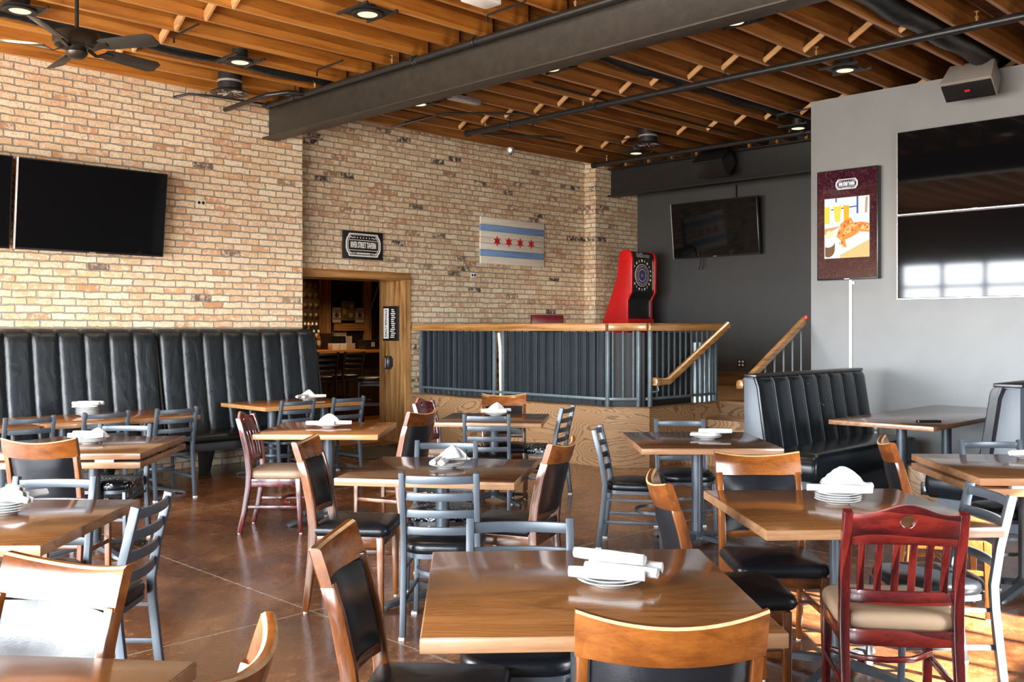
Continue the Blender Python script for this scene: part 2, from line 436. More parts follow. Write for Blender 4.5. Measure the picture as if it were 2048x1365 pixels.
M['vinyl'] = vinyl('black_vinyl', (0.006, 0.0072, 0.009), 0.27, 0.10, None, 0.34)
M['vinylworn'] = vinyl('worn_black_vinyl', (0.006, 0.0072, 0.009), 0.27, 0.10, (0.5, 0.56), 0.34)
M['banq'] = vinyl('banquette_vinyl', (0.009, 0.0115, 0.0135), 0.24, 0.35, None, 0.42)
M['booth'] = vinyl('booth_vinyl', (0.009, 0.012, 0.015), 0.24, 0.06, (0.66, 0.66), 0.32)
M['piping'] = plain('booth_piping', (0.12, 0.13, 0.14), 0.3, 0, 0.1)
M['graypanel'] = plain('bench_end_paint', (0.070, 0.085, 0.102), 0.45, 0, 0.08, 3)
M['screen'] = plain('screen_glass', (0.0035, 0.0035, 0.004), 0.05, 0, 0.0, 2, 0.32)
M['bezel'] = plain('black_plastic', (0.012, 0.012, 0.013), 0.3, 0, 0.1)
M['silver'] = plain('silver_trim', (0.62, 0.61, 0.60), 0.25, 0.7, 0.05)
M['white'] = plain('white_china', (0.55, 0.55, 0.54), 0.12, 0, 0.02, 4, 0.5, 0.3)
M['napkin'] = plain('white_linen', (0.50, 0.495, 0.485), 0.85, 0, 0.04, 30, 0.2, 0, 0.6, 90)
M['whitepaint'] = plain('white_paint', (0.75, 0.74, 0.72), 0.5, 0, 0.04)
M['cream'] = plain('flaking_cream', (0.70, 0.64, 0.50), 0.6, 0, 0.1, 20)
M['lens'] = emit('lamp_lens', (1.0, 0.80, 0.52), 1.15)
M['corr'] = plain('blue_gray_corrugated', (0.020, 0.027, 0.033), 0.35, 0.2, 0.15, 5, 0.5, 0, 0.0, 60, (0.765, (0.45, 0.45, 0.43)))
M['corrpale'] = plain('galvanised_corrugated', (0.30, 0.36, 0.38), 0.35, 0.5, 0.15, 8)
M['bar'] = plain('rail_bar_paint', (0.100, 0.128, 0.140), 0.36, 0.2, 0.15, 20)
M['redplastic'] = plain('red_plastic', (0.44, 0.006, 0.008), 0.3, 0, 0.06, 4)
M['black'] = plain('black_matte', (0.010, 0.010, 0.010), 0.5, 0, 0.1)
M['flagwhite'] = wood('flag_white', ((0.55, 0.50, 0.41), (0.68, 0.63, 0.54), (0.75, 0.70, 0.61)), 'x', 4, 0.7, 0, 0.05, 10, 0.05)
M['flagblue'] = wood('flag_blue', ((0.12, 0.22, 0.40), (0.17, 0.30, 0.53), (0.21, 0.35, 0.58)), 'x', 4, 0.7, 0, 0.05, 10, 0.05)
M['flagred'] = plain('flag_red', (0.48, 0.015, 0.02), 0.6)
M['paper'] = plain('paper_white', (0.78, 0.76, 0.72), 0.7, 0, 0.03)
M['paperdim'] = plain('paper_pink', (0.42, 0.36, 0.30), 0.7, 0, 0.03)
M['sprinkler'] = plain('brass', (0.55, 0.33, 0.15), 0.35, 0.8)
M['mat'] = plain('dark_mat', (0.040, 0.036, 0.030), 0.95, 0, 0.5, 60, 0.1, 0, 0.6, 200)
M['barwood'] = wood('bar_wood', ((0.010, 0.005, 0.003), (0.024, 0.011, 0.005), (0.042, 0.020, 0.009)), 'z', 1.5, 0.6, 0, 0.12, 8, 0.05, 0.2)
M['barfloor'] = wood('bar_floor', ((0.14, 0.05, 0.012), (0.24, 0.09, 0.02), (0.32, 0.13, 0.035)), 'x', 1.5, 0.3, 0.2, 0.12, 12, 0.03)
M['bartop'] = wood('bar_counter', ((0.30, 0.11, 0.02), (0.46, 0.19, 0.04), (0.56, 0.26, 0.07)), 'x', 2, 0.3, 0.3, 0.12, 12, 0.02)
M['bronze'] = plain('pressed_tin', (0.045, 0.026, 0.013), 0.35, 0.2, 0.3, 14)
M['dartred'] = M['redplastic']

M['worn'] = plain('worn_pale_edge', (0.42, 0.26, 0.13), 0.5, 0, 0.25, 40)
M['wornred'] = plain('worn_pink_edge', (0.42, 0.15, 0.11), 0.5, 0, 0.25, 40)
WORLD, SUN, CAN, BARL, EXPO = 48.0, 105.0, 95.0, 130.0, 0.28
# ------------------------------------------------------------------ the room
YA, YB, YB2 = 10.2, 10.42, 10.93             # brick wall, its recessed run, back face of that run
XW, XG, XD = -2.2, 10.46, 13.2               # window wall, gray wall, charcoal stage wall
ZC, ZD = 4.2, 4.49                           # underside of joists, underside of deck
JS = 0.454                                   # joist spacing

struct('floor', MB().box(-2.5, -2.8, -0.12, 13.5, YB2 - 0.2, 0), M['floor'])
struct('wall_left', MB().box(-2.4, YA, 0, 6.575, YB2, ZD), M['brick'])
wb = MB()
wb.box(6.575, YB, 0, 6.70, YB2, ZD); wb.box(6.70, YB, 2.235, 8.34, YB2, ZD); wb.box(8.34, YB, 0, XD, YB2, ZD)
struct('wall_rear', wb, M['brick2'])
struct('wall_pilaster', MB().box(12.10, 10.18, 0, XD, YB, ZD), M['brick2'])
struct('wall_right', MB().box(XG, -2.6, 0, XG + 0.16, 5.53, ZC), M['graywall'])
struct('wall_stage', MB().box(XD, -2.8, 0, XD + 0.2, YB2, ZD), M['darkwall'])
struct('ceiling', MB().box(-2.5, -2.8, ZD, 13.5, YB2, ZD + 0.07), M['deck'])

# window wall along X = -2.2 and the short run of glazing along Y = -2.6
ww = MB()
ww.box(XW - 0.2, -2.8, 0, XW, YA, 0.35); ww.box(XW - 0.2, -2.8, 3.12, XW, YA, ZD)
ww.box(XW - 0.2, -2.8, 0.35, XW, -0.6, 3.12)  # unseen solid stretch, closed in to cut daylight on the near tables
for y in (1.55, 5.7, 9.85): ww.box(XW - 0.2, y, 0.35, XW, y + 0.35, 3.12)
struct('wall_front_left', ww, M['graywall'])
WX0, WX1 = 4.28, 5.75
wr = MB()
wr.box(XW, -2.8, 0, WX0, -2.6, ZD); wr.box(WX1, -2.8, 0, 13.5, -2.6, ZD)
wr.box(WX0, -2.8, 0, WX1, -2.6, 0.35); wr.box(WX0, -2.8, 3.0, WX1, -2.6, ZD)
struct('wall_front_right', wr, M['darkwall'])
k = 0
for (y0, y1) in ((-0.6, 1.55), (1.9, 5.7), (6.05, 9.85)):
    k += 1
    m = MB()
    for i in range(5):
        y = y0 + (y1 - y0) * i / 4
        m.box(XW - 0.14, y - 0.035, 0.35, XW - 0.06, y + 0.035, 3.12)
    for z in (0.38, 2.55, 3.09): m.box(XW - 0.14, y0, z - 0.03, XW - 0.06, y1, z + 0.03)
    struct('window_%d' % k, m, M['bezel'])
m = MB()
for i in range(4):
    x = WX0 + (WX1 - WX0) * i / 3
    m.box(x - 0.03, -2.74, 0.35, x + 0.03, -2.66, 3.0)
for z in (0.38, 2.1, 2.97): m.box(WX0, -2.74, z - 0.03, WX1, -2.66, z + 0.03)
struct('window_4', m, M['bezel'])

# oak-cased opening to the bar
d = struct('door_1', MB().box(8.33, YB - 0.025, 0, 8.43, YB, 2.315), M['trimoak'], 0.004)
mk('door_header', MB().box(6.62, YB - 0.026, 2.227, 8.43, YB + 0.002, 2.318), M['railoak'], d, bevel=0.004, label='oak header casing')
mk('door_jamb', MB().box(8.318, YB - 0.01, 0, 8.342, YB2 + 0.02, 2.24), M['trimoak'], d, label='wide oak jamb panel')
mk('door_head_lining', MB().box(6.70, YB - 0.005, 2.215, 8.342, YB2 + 0.02, 2.24), M['railoak'], d)
mk('door_left_jamb', MB().box(6.69, YB - 0.01, 0, 6.715, YB2 + 0.02, 2.24), M['trimoak'], d)

# joists, bridging, deck
JY = [8.66 + JS * i for i in range(3, -15, -1)]
def joist(name, label, group, x0, x1, y, mat='joist'):
    L = x1 - x0
    b = MB().box(-L / 2, -0.022, 0, L / 2, 0.022, ZD - ZC); b.m[0] = 1
    o = mk(name, b, [M[mat], M['joistedge' if mat == 'joist' else 'joistedge_shaded']], None, R((x0 + x1) / 2, y, ZC), RA, 0.004)
    return tag(o, label, 'joist', group)
first = None
for y in JY:
    if y < 3.9: continue
    lab = 'honey-orange wooden ceiling joist between the window side and the long steel beam'
    if first is None: first = joist('ceiling_joist', lab, 'joists before the steel beam', -2.15, 6.12, y)
    else:
        c = first.copy(); COL.objects.link(c); c.location = R((-2.15 + 6.12) / 2, y, ZC)
first = None
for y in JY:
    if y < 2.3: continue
    lab = 'shade-darkened wooden ceiling joist spanning beyond the long steel beam over the stage side'
    if first is None: first = joist('ceiling_joist', lab, 'joists beyond the steel beam', 6.13, 12.6, y + 0.048, 'joist_shaded')
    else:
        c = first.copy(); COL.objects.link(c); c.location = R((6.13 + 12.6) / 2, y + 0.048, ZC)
def strips(X, y_lo, y_hi, label, group, w=0.035, dy=0.0):
    f = None
    for y in JY:
        if y < y_lo or y > y_hi: continue
        if f is None:
            f = mk('bridging_strip', MB().bar([(0, -0.024, 0.02), (0, -JS + 0.024, 0.26)], w, 0.02, (1, 0, 0)), M['strip'], None, R(X, y + dy, ZC), RA)
            tag(f, label, 'bridging', group)
        else:
            c = f.copy(); COL.objects.link(c); c.location = R(X + random.uniform(-.06, .06), y + dy, ZC)
strips(8.6, 3.5, 10, 'pale wood bridging strip between joists in the row nearer the long steel beam', 'bridging row nearer the beam', 0.05, 0.048)
strips(10.95, 3.5, 10, 'pale wood bridging strip between joists in the row nearer the stage', 'bridging row nearer the stage', 0.05, 0.048)
strips(4.0, 5.0, 10, 'pale wood bridging strip between joists above the fan', 'bridging row above the fan', 0.09)
f = None
for y in JY:
    if y < 5.4: continue
    if f is None:
        f = mk('joist_block', MB().box(-0.03, -0.02, 0, 0.03, 0.02, 0.28), M['joist'], None, R(12.45, y - JS * 0.45, ZC), RA)
        tag(f, 'short upright wood block standing on the black stage beam between joists', 'block', 'blocks on the stage beam')
    else:
        c = f.copy(); COL.objects.link(c); c.location = R(12.45, y - JS * 0.45, ZC)

def ibeam(name, label, x, z0, z1, y0, y1, mat, fw=0.2):
    t = 0.022
    m = MB()
    a, b = fw / 2, 0.008
    sec = [(-a, 0), (a, 0), (a, t), (b, t + 0.004), (b, z1 - z0 - t - 0.004), (a, z1 - z0 - t), (a, z1 - z0), (-a, z1 - z0), (-a, z1 - z0 - t), (-b, z1 - z0 - t - 0.004), (-b, t + 0.004), (-a, t)]
    m.prism(sec, y0, y1, 'y')
    o = mk(name, m, M[mat], None, R(x, 0, z0), RA, 0.003)
    return tag(o, label, 'beam')
ibeam('steel_beam', 'long dark steel I-beam crossing the ceiling from the brick wall', 6.12, 3.80, 4.195, -2.6, 10.26, 'beam')
ibeam('steel_beam', 'black steel I-beam above the stage running to the brick pilaster', 12.50, 3.735, 4.195, 0.0, 10.24, 'beam2')
# ------------------------------------------------------------------ banquettes along the brick wall
def banquette(x0, x1, label):
    t = rthing('banquette', label, 'banquette', (x0, YA, 0), 'black banquettes along the brick wall')
    L = x1 - x0; n = max(3, round(L / 0.242)); w = L / n
    H = 1.55
    nz, nx = 18, 14
    prof = []
    for i in range(nz + 1):
        q = i / nz
        if q < 0.82:
            z = 0.42 + (1.46 - 0.42) * (q / 0.82); th = 0.46 - 0.20 * ((z - 0.42) / 1.04) ** 0.75
        else:
            a = (q - 0.82) / 0.18 * pi / 2; z = 1.46 + 0.09 * sin(a); th = 0.26 - 0.13 * (1 - cos(a)) - 0.09 * (q > 0.99)
        prof.append((th, z))
    m = MB()
    cols = []
    for c in range(n):
        for j in range(nx + (1 if c == n - 1 else 0)):
            u = j / nx; b = 0.036 * (1 - abs(2 * u - 1) ** 6)
            cols.append((w * (c + u), b))
    rings = []
    for x, b in cols:
        r = [(x, 0, 0.42)] + [(x, -(th + b * (1 if i < nz else 0.2)), z + (0.012 if i >= nz - 1 else 0) * (b / 0.036)) for i, (th, z) in enumerate(prof)] + [(x, 0, 1.545)]
        rings.append(r)
    m.loft(rings, True, True)
    mk('backrest', m, M['banq'], t, ang=50)
    s = MB(); cushion(s, [(L / 2 + a, -0.66 + b) for a, b in rrect(L - 0.01, 0.58, 0.03)], 0.38, 0.465, crown=0.004)
    mk('seat', s, M['vinyl'], t)
    mk('seat_base', MB().box(0.01, -0.92, 0.29, L - 0.01, -0.02, 0.385), M['black'], t, bevel=0.004)
    k = max(2, int(L / 0.95))
    for i in range(k):
        x = L * (i + 0.5) / k
        mk('leg', MB().prism([(-0.50, 0.29), (-0.22, 0.29), (-0.26, 0), (-0.38, 0)], x - 0.04, x + 0.04, 'x'), M['black'], t, bevel=0.004)
    mk('end_panel', MB().prism([(-0.005, 0.3), (-0.50, 0.3), (-0.46, 0.47), (-0.25, 1.42), (-0.18, 1.5), (-0.005, 1.53)], L, L + 0.02, 'x'), M['black'], t)
    return t
banquette(1.35, 4.60, 'channel-tufted black banquette under the wall television')
banquette(4.64, 6.58, 'channel-tufted black banquette beside the opening to the bar')

# ------------------------------------------------------------------ booth benches by the gray wall
def booth(name, label, X0, X1, Y0, sgn, n, back_th=0.09):
    """Back of the bench stands on Y0; the seat looks towards sgn * Y."""
    t = rthing(name, label, 'booth bench', (X0, Y0, 0), 'booth benches by the gray wall')
    L = X1 - X0; s = sgn
    f = lambda d: s * d                              # d: distance out from the back plane
    mk('back_panel', MB().box(0, f(0), 0.0, L, f(back_th), 1.11), M['graypanel'], t, bevel=0.006)
    mk('top_cap', MB().box(-0.01, f(-0.01), 1.105, L + 0.01, f(back_th + 0.03), 1.135), M['bezel'], t, bevel=0.006)
    w = L / n; m = MB(); rings = []
    nz = 14; prof = []
    for i in range(nz + 1):
        q = i / nz
        if q < 0.8: z = 0.40 + 0.62 * q / 0.8; th = 0.155 - 0.10 * (q / 0.8)
        else:
            a = (q - 0.8) / 0.2 * pi / 2; z = 1.02 + 0.085 * sin(a); th = 0.055 - 0.05 * (1 - cos(a))
        prof.append((th, z))
    for c in range(n):
        for j in range(8 + (1 if c == n - 1 else 0)):
            u = j / 8; b = 0.026 * (1 - abs(2 * u - 1) ** 4); x = w * (c + u)
            rings.append([(x, f(back_th - 0.01), 0.40)] + [(x, f(back_th + th + b), z) for th, z in prof] + [(x, f(back_th - 0.01), 1.105)])
    m.loft(rings, True, True); mk('backrest', m, M['booth'], t, ang=50)
    for c in range(1, n):
        p = [(w * c, f(back_th + th + 0.003), z) for th, z in prof[1:]]
        mk('piping', MB().tube(p, 0.006, 6), M['piping'], t)
    st = MB(); cushion(st, [(L / 2 + a, f(0.47) + b) for a, b in rrect(L + 0.02, 0.50, 0.05)], 0.20, 0.455, crown=0.01)
    mk('seat', st, M['booth'], t, ang=60)
    mk('kick_base', MB().box(0.03, f(0.1), 0, L - 0.03, f(0.64), 0.21), M['graypanel'], t)
    e = [(f(0.0), 0.2), (f(0.24), 0.2), (f(0.22), 0.45), (f(0.135), 1.03), (f(0.11), 1.09), (f(0.0), 1.105)]
    mk('end_panel', MB().prism(e, -0.02, 0.0, 'x'), M['graypanel'], t, bevel=0.004, label='gray painted end panel')
    mk('end_trim', MB().tube([(-0.012, f(0.25), 0.2), (-0.012, f(0.228), 0.45), (-0.012, f(0.145), 1.02), (-0.012, f(0.115), 1.10)], 0.018, 8), M['vinyl'], t)
    return t
booth('booth_bench', 'black tufted booth bench backing onto the stage steps', 7.87, 10.02, 4.82, -1, 8)
booth('booth_bench', 'black booth bench at the right edge seen from its gray end panel', 7.87, 10.02, 2.45, 1, 8, 0.17)

# box with an outlet between the benches
t = rthing('power_box', 'low wooden box with an outlet standing between the booth benches', 'outlet box', (8.72, 3.42, 0))
mk('box', MB().box(-0.16, -0.2, 0, 0.16, 0.22, 0.34), M['fascia'], t, bevel=0.006)
o = mk('outlet', MB().box(-0.175, -0.02, 0.10, -0.16, 0.06, 0.21), M['bezel'], t, bevel=0.003)
mk('socket', MB().box(-0.178, 0.005, 0.135, -0.174, 0.03, 0.175), M['whitepaint'], o)

# ------------------------------------------------------------------ stage platform, steps, guard
PZ = 0.665; PX = 8.42
C1 = (PX, 6.925); C2 = (8.756, 6.59)
pl = MB()
pl.prism([(PX, 10.415), C1, C2, (10.19, 6.59), (10.19, 5.55), (10.63, 5.55), (10.63, -2.5), (XD, -2.5), (XD, 10.17), (12.09, 10.17), (12.09, 10.415)], 0.0, PZ, 'z')
struct('stage_platform_floor', pl, M['fascia'])
struct('trim_1', MB().prism([(PX - 0.012, 10.415), (PX - 0.012, C1[1] - 0.005), (C2[0] - 0.005, C2[1] - 0.012), (10.18, C2[1] - 0.012), (10.18, C2[1] + 0.06), (C2[0] + 0.03, C2[1] + 0.06), (PX + 0.06, C1[1] + 0.03), (PX + 0.06, 10.415)], PZ, PZ + 0.014, 'z'), M['steptread'])
struct('trim_2', MB().prism([(PX - 0.006, C1[1]), (C2[0], C2[1] - 0.006 * 1.4), (C2[0] - 0.02, C2[1] + 0.012), (PX + 0.012, C1[1] + 0.012)], 0.0, PZ - 0.002, 'z'), M['fascia'])
rz_ = PZ / 4
for i in range(4):
    x = 10.19 - 0.275 * i
    z = PZ - rz_ * i
    s = mk('step_%d_floor' % (i + 1), MB().box(x, 5.54, 0 if i else PZ - rz_, x + (0.275 if i else 0.02), 6.585, z - 0.028), M['fascia'], None, (0, 0, 0), RA, kind='structure')
    mk('tread', MB().box(x - 0.03, 5.54, z - 0.03, x + 0.28, 6.585, z + (0.0 if i else 0.012)), M['steptread'], s, bevel=0.004)
struct('baseboard_stage', MB().box(XD - 0.03, -2.5, PZ, XD, 10.17, PZ + 0.22), M['steptread'])

g = rthing('guard_rail', 'stage guard with oak top rail, gray bars and ribbed steel panels', 'railing', (PX, 7.0, PZ))
rel = lambda X, Y: (X - PX, Y - 7.0)
def rail_piece(name, a, b, z0, z1, w, mat, over=0.0):
    (ax, ay), (bx, by) = rel(*a), rel(*b)
    return mk(name, MB().bar([(ax, ay, (z0 + z1) / 2), (bx, by, (z0 + z1) / 2)], w, z1 - z0), M[mat], g, bevel=0.008 if w > 0.05 else 0.002)
IN = 0.05                                             # guard line stands in from the platform edge
G0, G1, G2, G3 = (PX + IN, 10.36), (PX + IN, C1[1] + 0.02), (C2[0] + 0.02, C2[1] + IN), (10.36, C2[1] + IN)
T0, T1 = 0.865, 0.955
# sloping grain: rails carry their own axes, so each is built along local x of its own object
def oak_rail(a, b, w=0.11):
    (ax, ay), (bx, by) = rel(*a), rel(*b)
    L = sqrt((bx - ax) ** 2 + (by - ay) ** 2)
    o = mk('top_rail', MB().box(0, -w / 2, 0, L, w / 2, T1 - T0), M['railoak'], g, (ax, ay, T0), atan2(by - ay, bx - ax), 0.012)
    return o
oak_rail(G1, G0); oak_rail(G1, G2); oak_rail(G2, G3)
def post(p, w=0.045, z1=None):
    x, y = rel(*p)
    mk('post', MB().box(x - w / 2, y - w / 2, 0, x + w / 2, y + w / 2, T0 if z1 is None else z1), M['bar'], g, bevel=0.003)
lerp = lambda a, b, q: (a[0] + (b[0] - a[0]) * q, a[1] + (b[1] - a[1]) * q)
P4 = [(PX + IN, 10.22), (PX + IN, 8.78), (PX + IN, 8.62), G1, lerp(G1, G2, 0.80), (C2[0] + 0.05, C2[1] + IN - 0.03), (10.16, C2[1] + IN)]
for p in P4: post(p, 0.04)
for a, b in ((G0, G1), (G1, lerp(G1, G2, 0.8)), (G2, (10.16, G3[1]))):
    rail_piece('bottom_rail', a, b, 0.085, 0.115, 0.03, 'bar')
def balusters(a, b, n, q0=0.0, q1=1.0, mat='bar'):
    for i in range(n):
        x, y = rel(*lerp(a, b, q0 + (q1 - q0) * (i + 0.5) / n))
        mk('baluster', MB().box(x - 0.008, y - 0.008, 0.10, x + 0.008, y + 0.008, T0), M[mat], g)
balusters((PX + IN, 10.22), (PX + IN, 8.78), 11, mat='corr')
balusters((PX + IN, 8.62), G1, 13, mat='corr')
balusters(G1, lerp(G1, G2, 0.8), 3)
balusters((C2[0] + 0.05, G2[1]), (10.16, G3[1]), 12)
def ribbed(name, a, b, z0, z1, mat, label=None, inset=0.03):
    (ax, ay), (bx, by) = rel(*a), rel(*b); L = sqrt((bx - ax) ** 2 + (by - ay) ** 2)
    n = max(2, round(L / 0.105)); w = L / n; line = []
    for i in range(n):
        o = i * w
        line += [(o, 0), (o + 0.35 * w, 0), (o + 0.45 * w, -0.022), (o + 0.85 * w, -0.022), (o + 0.95 * w, 0)]
    line.append((L, 0))
    poly = line + [(x, y + 0.004) for x, y in reversed(line)]
    return mk(name, MB().prism(poly, z0, z1, 'z'), M[mat], g, (ax, ay, 0), atan2(by - ay, bx - ax), label=label, smooth=False)
off = 0.05
ribbed('ribbed_panel', (PX + IN + off, 8.80), (PX + IN + off, 10.24), 0.02, T0 - 0.01, 'corr', 'dark ribbed steel panel nearer the brick wall')
ribbed('ribbed_panel', (PX + IN + off, G1[1] + 0.02), (PX + IN + off, 8.58), 0.02, T0 - 0.01, 'corr', 'dark ribbed steel panel nearer the chamfered corner')
def flat_panel(a, b, z0, z1):
    (ax, ay), (bx, by) = rel(*a), rel(*b)
    mk('backing_panel', MB().bar([(ax, ay, (z0 + z1) / 2), (bx, by, (z0 + z1) / 2)], 0.012, z1 - z0), M['black'], g)
flat_panel((G1[0] + off, G1[1] + off), (G2[0] + off * 0.6, G2[1] + off), 0.0, T0 - 0.02)
flat_panel((C2[0] + 0.06, G2[1] + 0.06), (9.72, G2[1] + 0.06), 0.0, T0 - 0.02)
ribbed('ribbed_panel', (9.74, G2[1] + 0.05), (10.24, G2[1] + 0.05), 0.0, T0 - 0.14, 'corrpale', 'pale galvanised ribbed panel')
m = MB()
x, y = rel(PX + IN + 0.03, 8.70)
m.prism([(y - 0.06, 0.0), (y + 0.02, 0.0), (y + 0.03, 0.3), (y + 0.035, 0.6), (y + 0.06, 0.84), (y + 0.02, 0.84), (y - 0.02, 0.62), (y - 0.045, 0.42), (y - 0.03, 0.25)], x, x + 0.012, 'x')
mk('torn_edge', m, M['cream'], g, label='flaking cream strip between the ribbed panels')
x, y = rel(PX + IN + 0.02, G1[1] + 0.03)
mk('torn_edge', MB().box(x - 0.012, y - 0.012, 0.0, x + 0.004, y + 0.010, T0), M['cream'], g)

def stair_rail(label, Y, xa, za, xb, zb, base, nb, flat=0.22):
    t = rthing('stair_handrail', label, 'handrail', base)
    q = lambda X, Z: (X - base[0], Y - base[1], Z - base[2])
    m = MB()
    p0, p1, p2 = Vector(q(xa - flat, za)), Vector(q(xa, za)), Vector(q(xb, zb))
    sec = [(-0.03, -0.035), (0.03, -0.035), (0.036, 0.0), (0.03, 0.03), (0.012, 0.042), (-0.012, 0.042), (-0.03, 0.03), (-0.036, 0.0)]
    m.sweep([p0, p1, p2], sec)
    mk('rail', m, M['railoak'], t, ang=30)
    mk('end_cap', MB().sweep([p0 + Vector((-0.03, 0, 0.002)), p0 + Vector((0.05, 0, 0.002))], [(a * 1.2, b * 1.2) for a, b in sec]), M['railoak'], t, bevel=0.006)
    return t, q
t, q = stair_rail('oak stair handrail sloping down from the guard corner', C2[1] - 0.02, 9.08, 0.955, 10.33, 1.605, (9.5, C2[1] - 0.02, 0.0), 0)
mk('bracket', MB().tube([q(8.90, 0.92), q(8.90, 0.86), q(8.88, 0.845), (8.81 - 9.5, 0.03, 0.845)], 0.012, 8), M['bar'], t)
t, q = stair_rail('oak stair handrail ending against the gray wall corner', 5.60, 9.10, 0.955, 10.44, 1.66, (9.8, 5.60, 0.0), 0, 0.04)
for i in range(6):
    x = 9.36 + 0.2 * i
    zt = 0.955 + (x - 9.10) * (1.66 - 0.955) / 1.34 - 0.04
    zs = PZ - rz_ * max(0, min(3, math.ceil((10.19 - x) / 0.275)))
    mk('baluster', MB().box(x - 9.8 - 0.008, -0.008, zs, x - 9.8 + 0.008, 0.008, zt), M['bar'], t)
mk('end_plug', MB().lathe([(0.0, -0.02), (0.028, -0.018), (0.03, 0.0), (0.028, 0.018), (0.0, 0.02)], 12, (10.47 - 9.8 - 0.05, -0.03, 1.69)), M['redplastic'], t, label='red plug at the upper end')
# ------------------------------------------------------------------ tables
TZ = 0.75
def table(label, loc, rz, w, d, top='oak', edge='oakedge', cols=((0, 0),), double=False, group=None, base=True, colr=0.04, feet_rot=pi / 4, mat='cast'):
    t = thing('pedestal_table', label, 'table', (loc[0], loc[1], 0), rz, group)
    th = 0.042
    mk('tabletop', MB().box(-w / 2 + 0.004, -d / 2 + 0.004, TZ - 0.012, w / 2 - 0.004, d / 2 - 0.004, TZ), M[top], t, bevel=0.002)
    m = MB(); m.box(-w / 2, -d / 2, TZ - th, w / 2, d / 2, TZ - 0.0015)
    mk('edge_band', m, M[edge], t, bevel=0.004)
    zb = TZ - th
    if double:
        lf = mk('folded_leaf', MB().box(-w / 2, -d / 2, TZ - th - 0.058, w / 2, d / 2, TZ - th - 0.016), M[edge], t, bevel=0.004)
        for x in (-0.25, 0.25):
            mk('hinge', MB().box(x - 0.06, -d / 2 + 0.004, TZ - th - 0.017, x + 0.06, -d / 2 + 0.05, TZ - th + 0.001), M['silver'], lf)
        for y in (-0.25, 0.0, 0.25):
            mk('hinge', MB().box(w / 2 - 0.05, y - 0.06, TZ - th - 0.017, w / 2 - 0.006, y + 0.06, TZ - th + 0.001), M['bezel'], lf)
        zb = TZ - th - 0.058
    for cx, cy in cols:
        mk('column', MB().lathe([(colr, 0.05), (colr, zb - 0.012)], 24, (cx, cy, 0)), M['gray' if mat == 'cast' else mat], t)
        mk('mounting_plate', MB().box(cx - 0.16, cy - 0.16, zb - 0.014, cx + 0.16, cy + 0.16, zb), M['cast'], t, bevel=0.003)
        if base:
            for k in range(4):
                a = feet_rot + k * pi / 2; c, s = cos(a), sin(a); r = 0.36
                p = [(cx + c * q, cy + s * q, z) for q, z in ((0.0, 0.060), (0.08, 0.052), (0.2, 0.040), (0.31, 0.027), (r, 0.018), (r + 0.022, 0.010))]
                fo = mk('foot', MB().sweep(p, [(-0.032, -0.012), (0.032, -0.012), (0.034, 0.0), (0.022, 0.014), (-0.022, 0.014), (-0.034, 0.0)], scale=(1.15, 1.1, 1.0, 0.95, 0.9, 0.5)), M[mat], t, ang=45)
                mk('glide', MB().lathe([(0.014, 0), (0.014, 0.018)], 10, (cx + c * r, cy + s * r, 0)), M['bezel'], fo)
            mk('hub', MB().lathe([(0.0, 0.04), (0.075, 0.04), (0.075, 0.058), (0.055, 0.072), (0.045, 0.09), (0.0, 0.09)], 20, (cx, cy, 0)), M[mat], t)
    return t

TG = 'square pedestal tables set for dining'
table('square brown wooden table nearest the camera at front centre', (0.222, 3.022), radians(2.7), 0.97, 0.985, group=TG)
table('square brown table behind the red slat-back chair, under a tall plate stack', (1.470, 4.366), radians(3.6), 0.98, 0.965, group=TG)
table('square dark grained table in the middle with two gray chairs around it', (-0.400, 5.583), radians(-9.4), 0.985, 0.90, 'oakdark', group=TG)
table('honey-orange square table beside the red chair near the banquette', (-1.485, 7.86), radians(-1.5), 0.96, 0.98, 'honey', 'honeyedge', group=TG, colr=0.05)
table('dark square table in front of the ribbed stage guard', (-0.160, 8.76), radians(-6.5), 0.93, 0.93, 'oakdark', group=TG)
table('dark square table in front of the stage corner with its round steel column showing', (1.342, 7.03), radians(0.6), 0.96, 1.05, 'oakdark', group=TG, feet_rot=0.25 * pi, mat='gray')
table('thick folding-leaf table at the right edge beside the booth', (3.02, 5.70), radians(-3), 0.96, 1.03, double=True, group=TG)
table('thick folding-leaf table at the left edge before the banquette tables', (-2.905, 6.75), radians(3), 0.96, 1.03, double=True, group=TG)
table('brown table at the left edge in front of the lone gray ladder-back chair', (-2.235, 4.07), radians(0.4), 0.98, 0.98, group=TG)
table('brown table corner at the bottom left of the room', (-1.290, 1.96), radians(-5.8), 0.98, 0.86, group=TG)
BT = 'long tables along the black banquette'
table('long table at the banquette holding the tall plate stack under the television', R(3.66, 8.93), RA, 1.38, 0.94, 'honey', group=BT, cols=((-0.38, 0), (0.38, 0)))
table('long table at the banquette cut off by the left edge', R(2.24, 8.93), RA, 1.36, 0.94, 'honey', group=BT, cols=((-0.38, 0), (0.38, 0)))
table('long table at the banquette end beside the opening to the bar', R(5.83, 9.24), RA, 1.22, 0.92, 'honey', 'honeyedge', group=BT, cols=((-0.33, -0.12), (0.33, -0.12)), colr=0.045)
table('long dark booth table with a remote lying on it', R(9.25, 3.64), RA, 2.36, 0.92, 'oakdark', cols=((-0.72, 0.0), (0.30, 0.0)), colr=0.045)

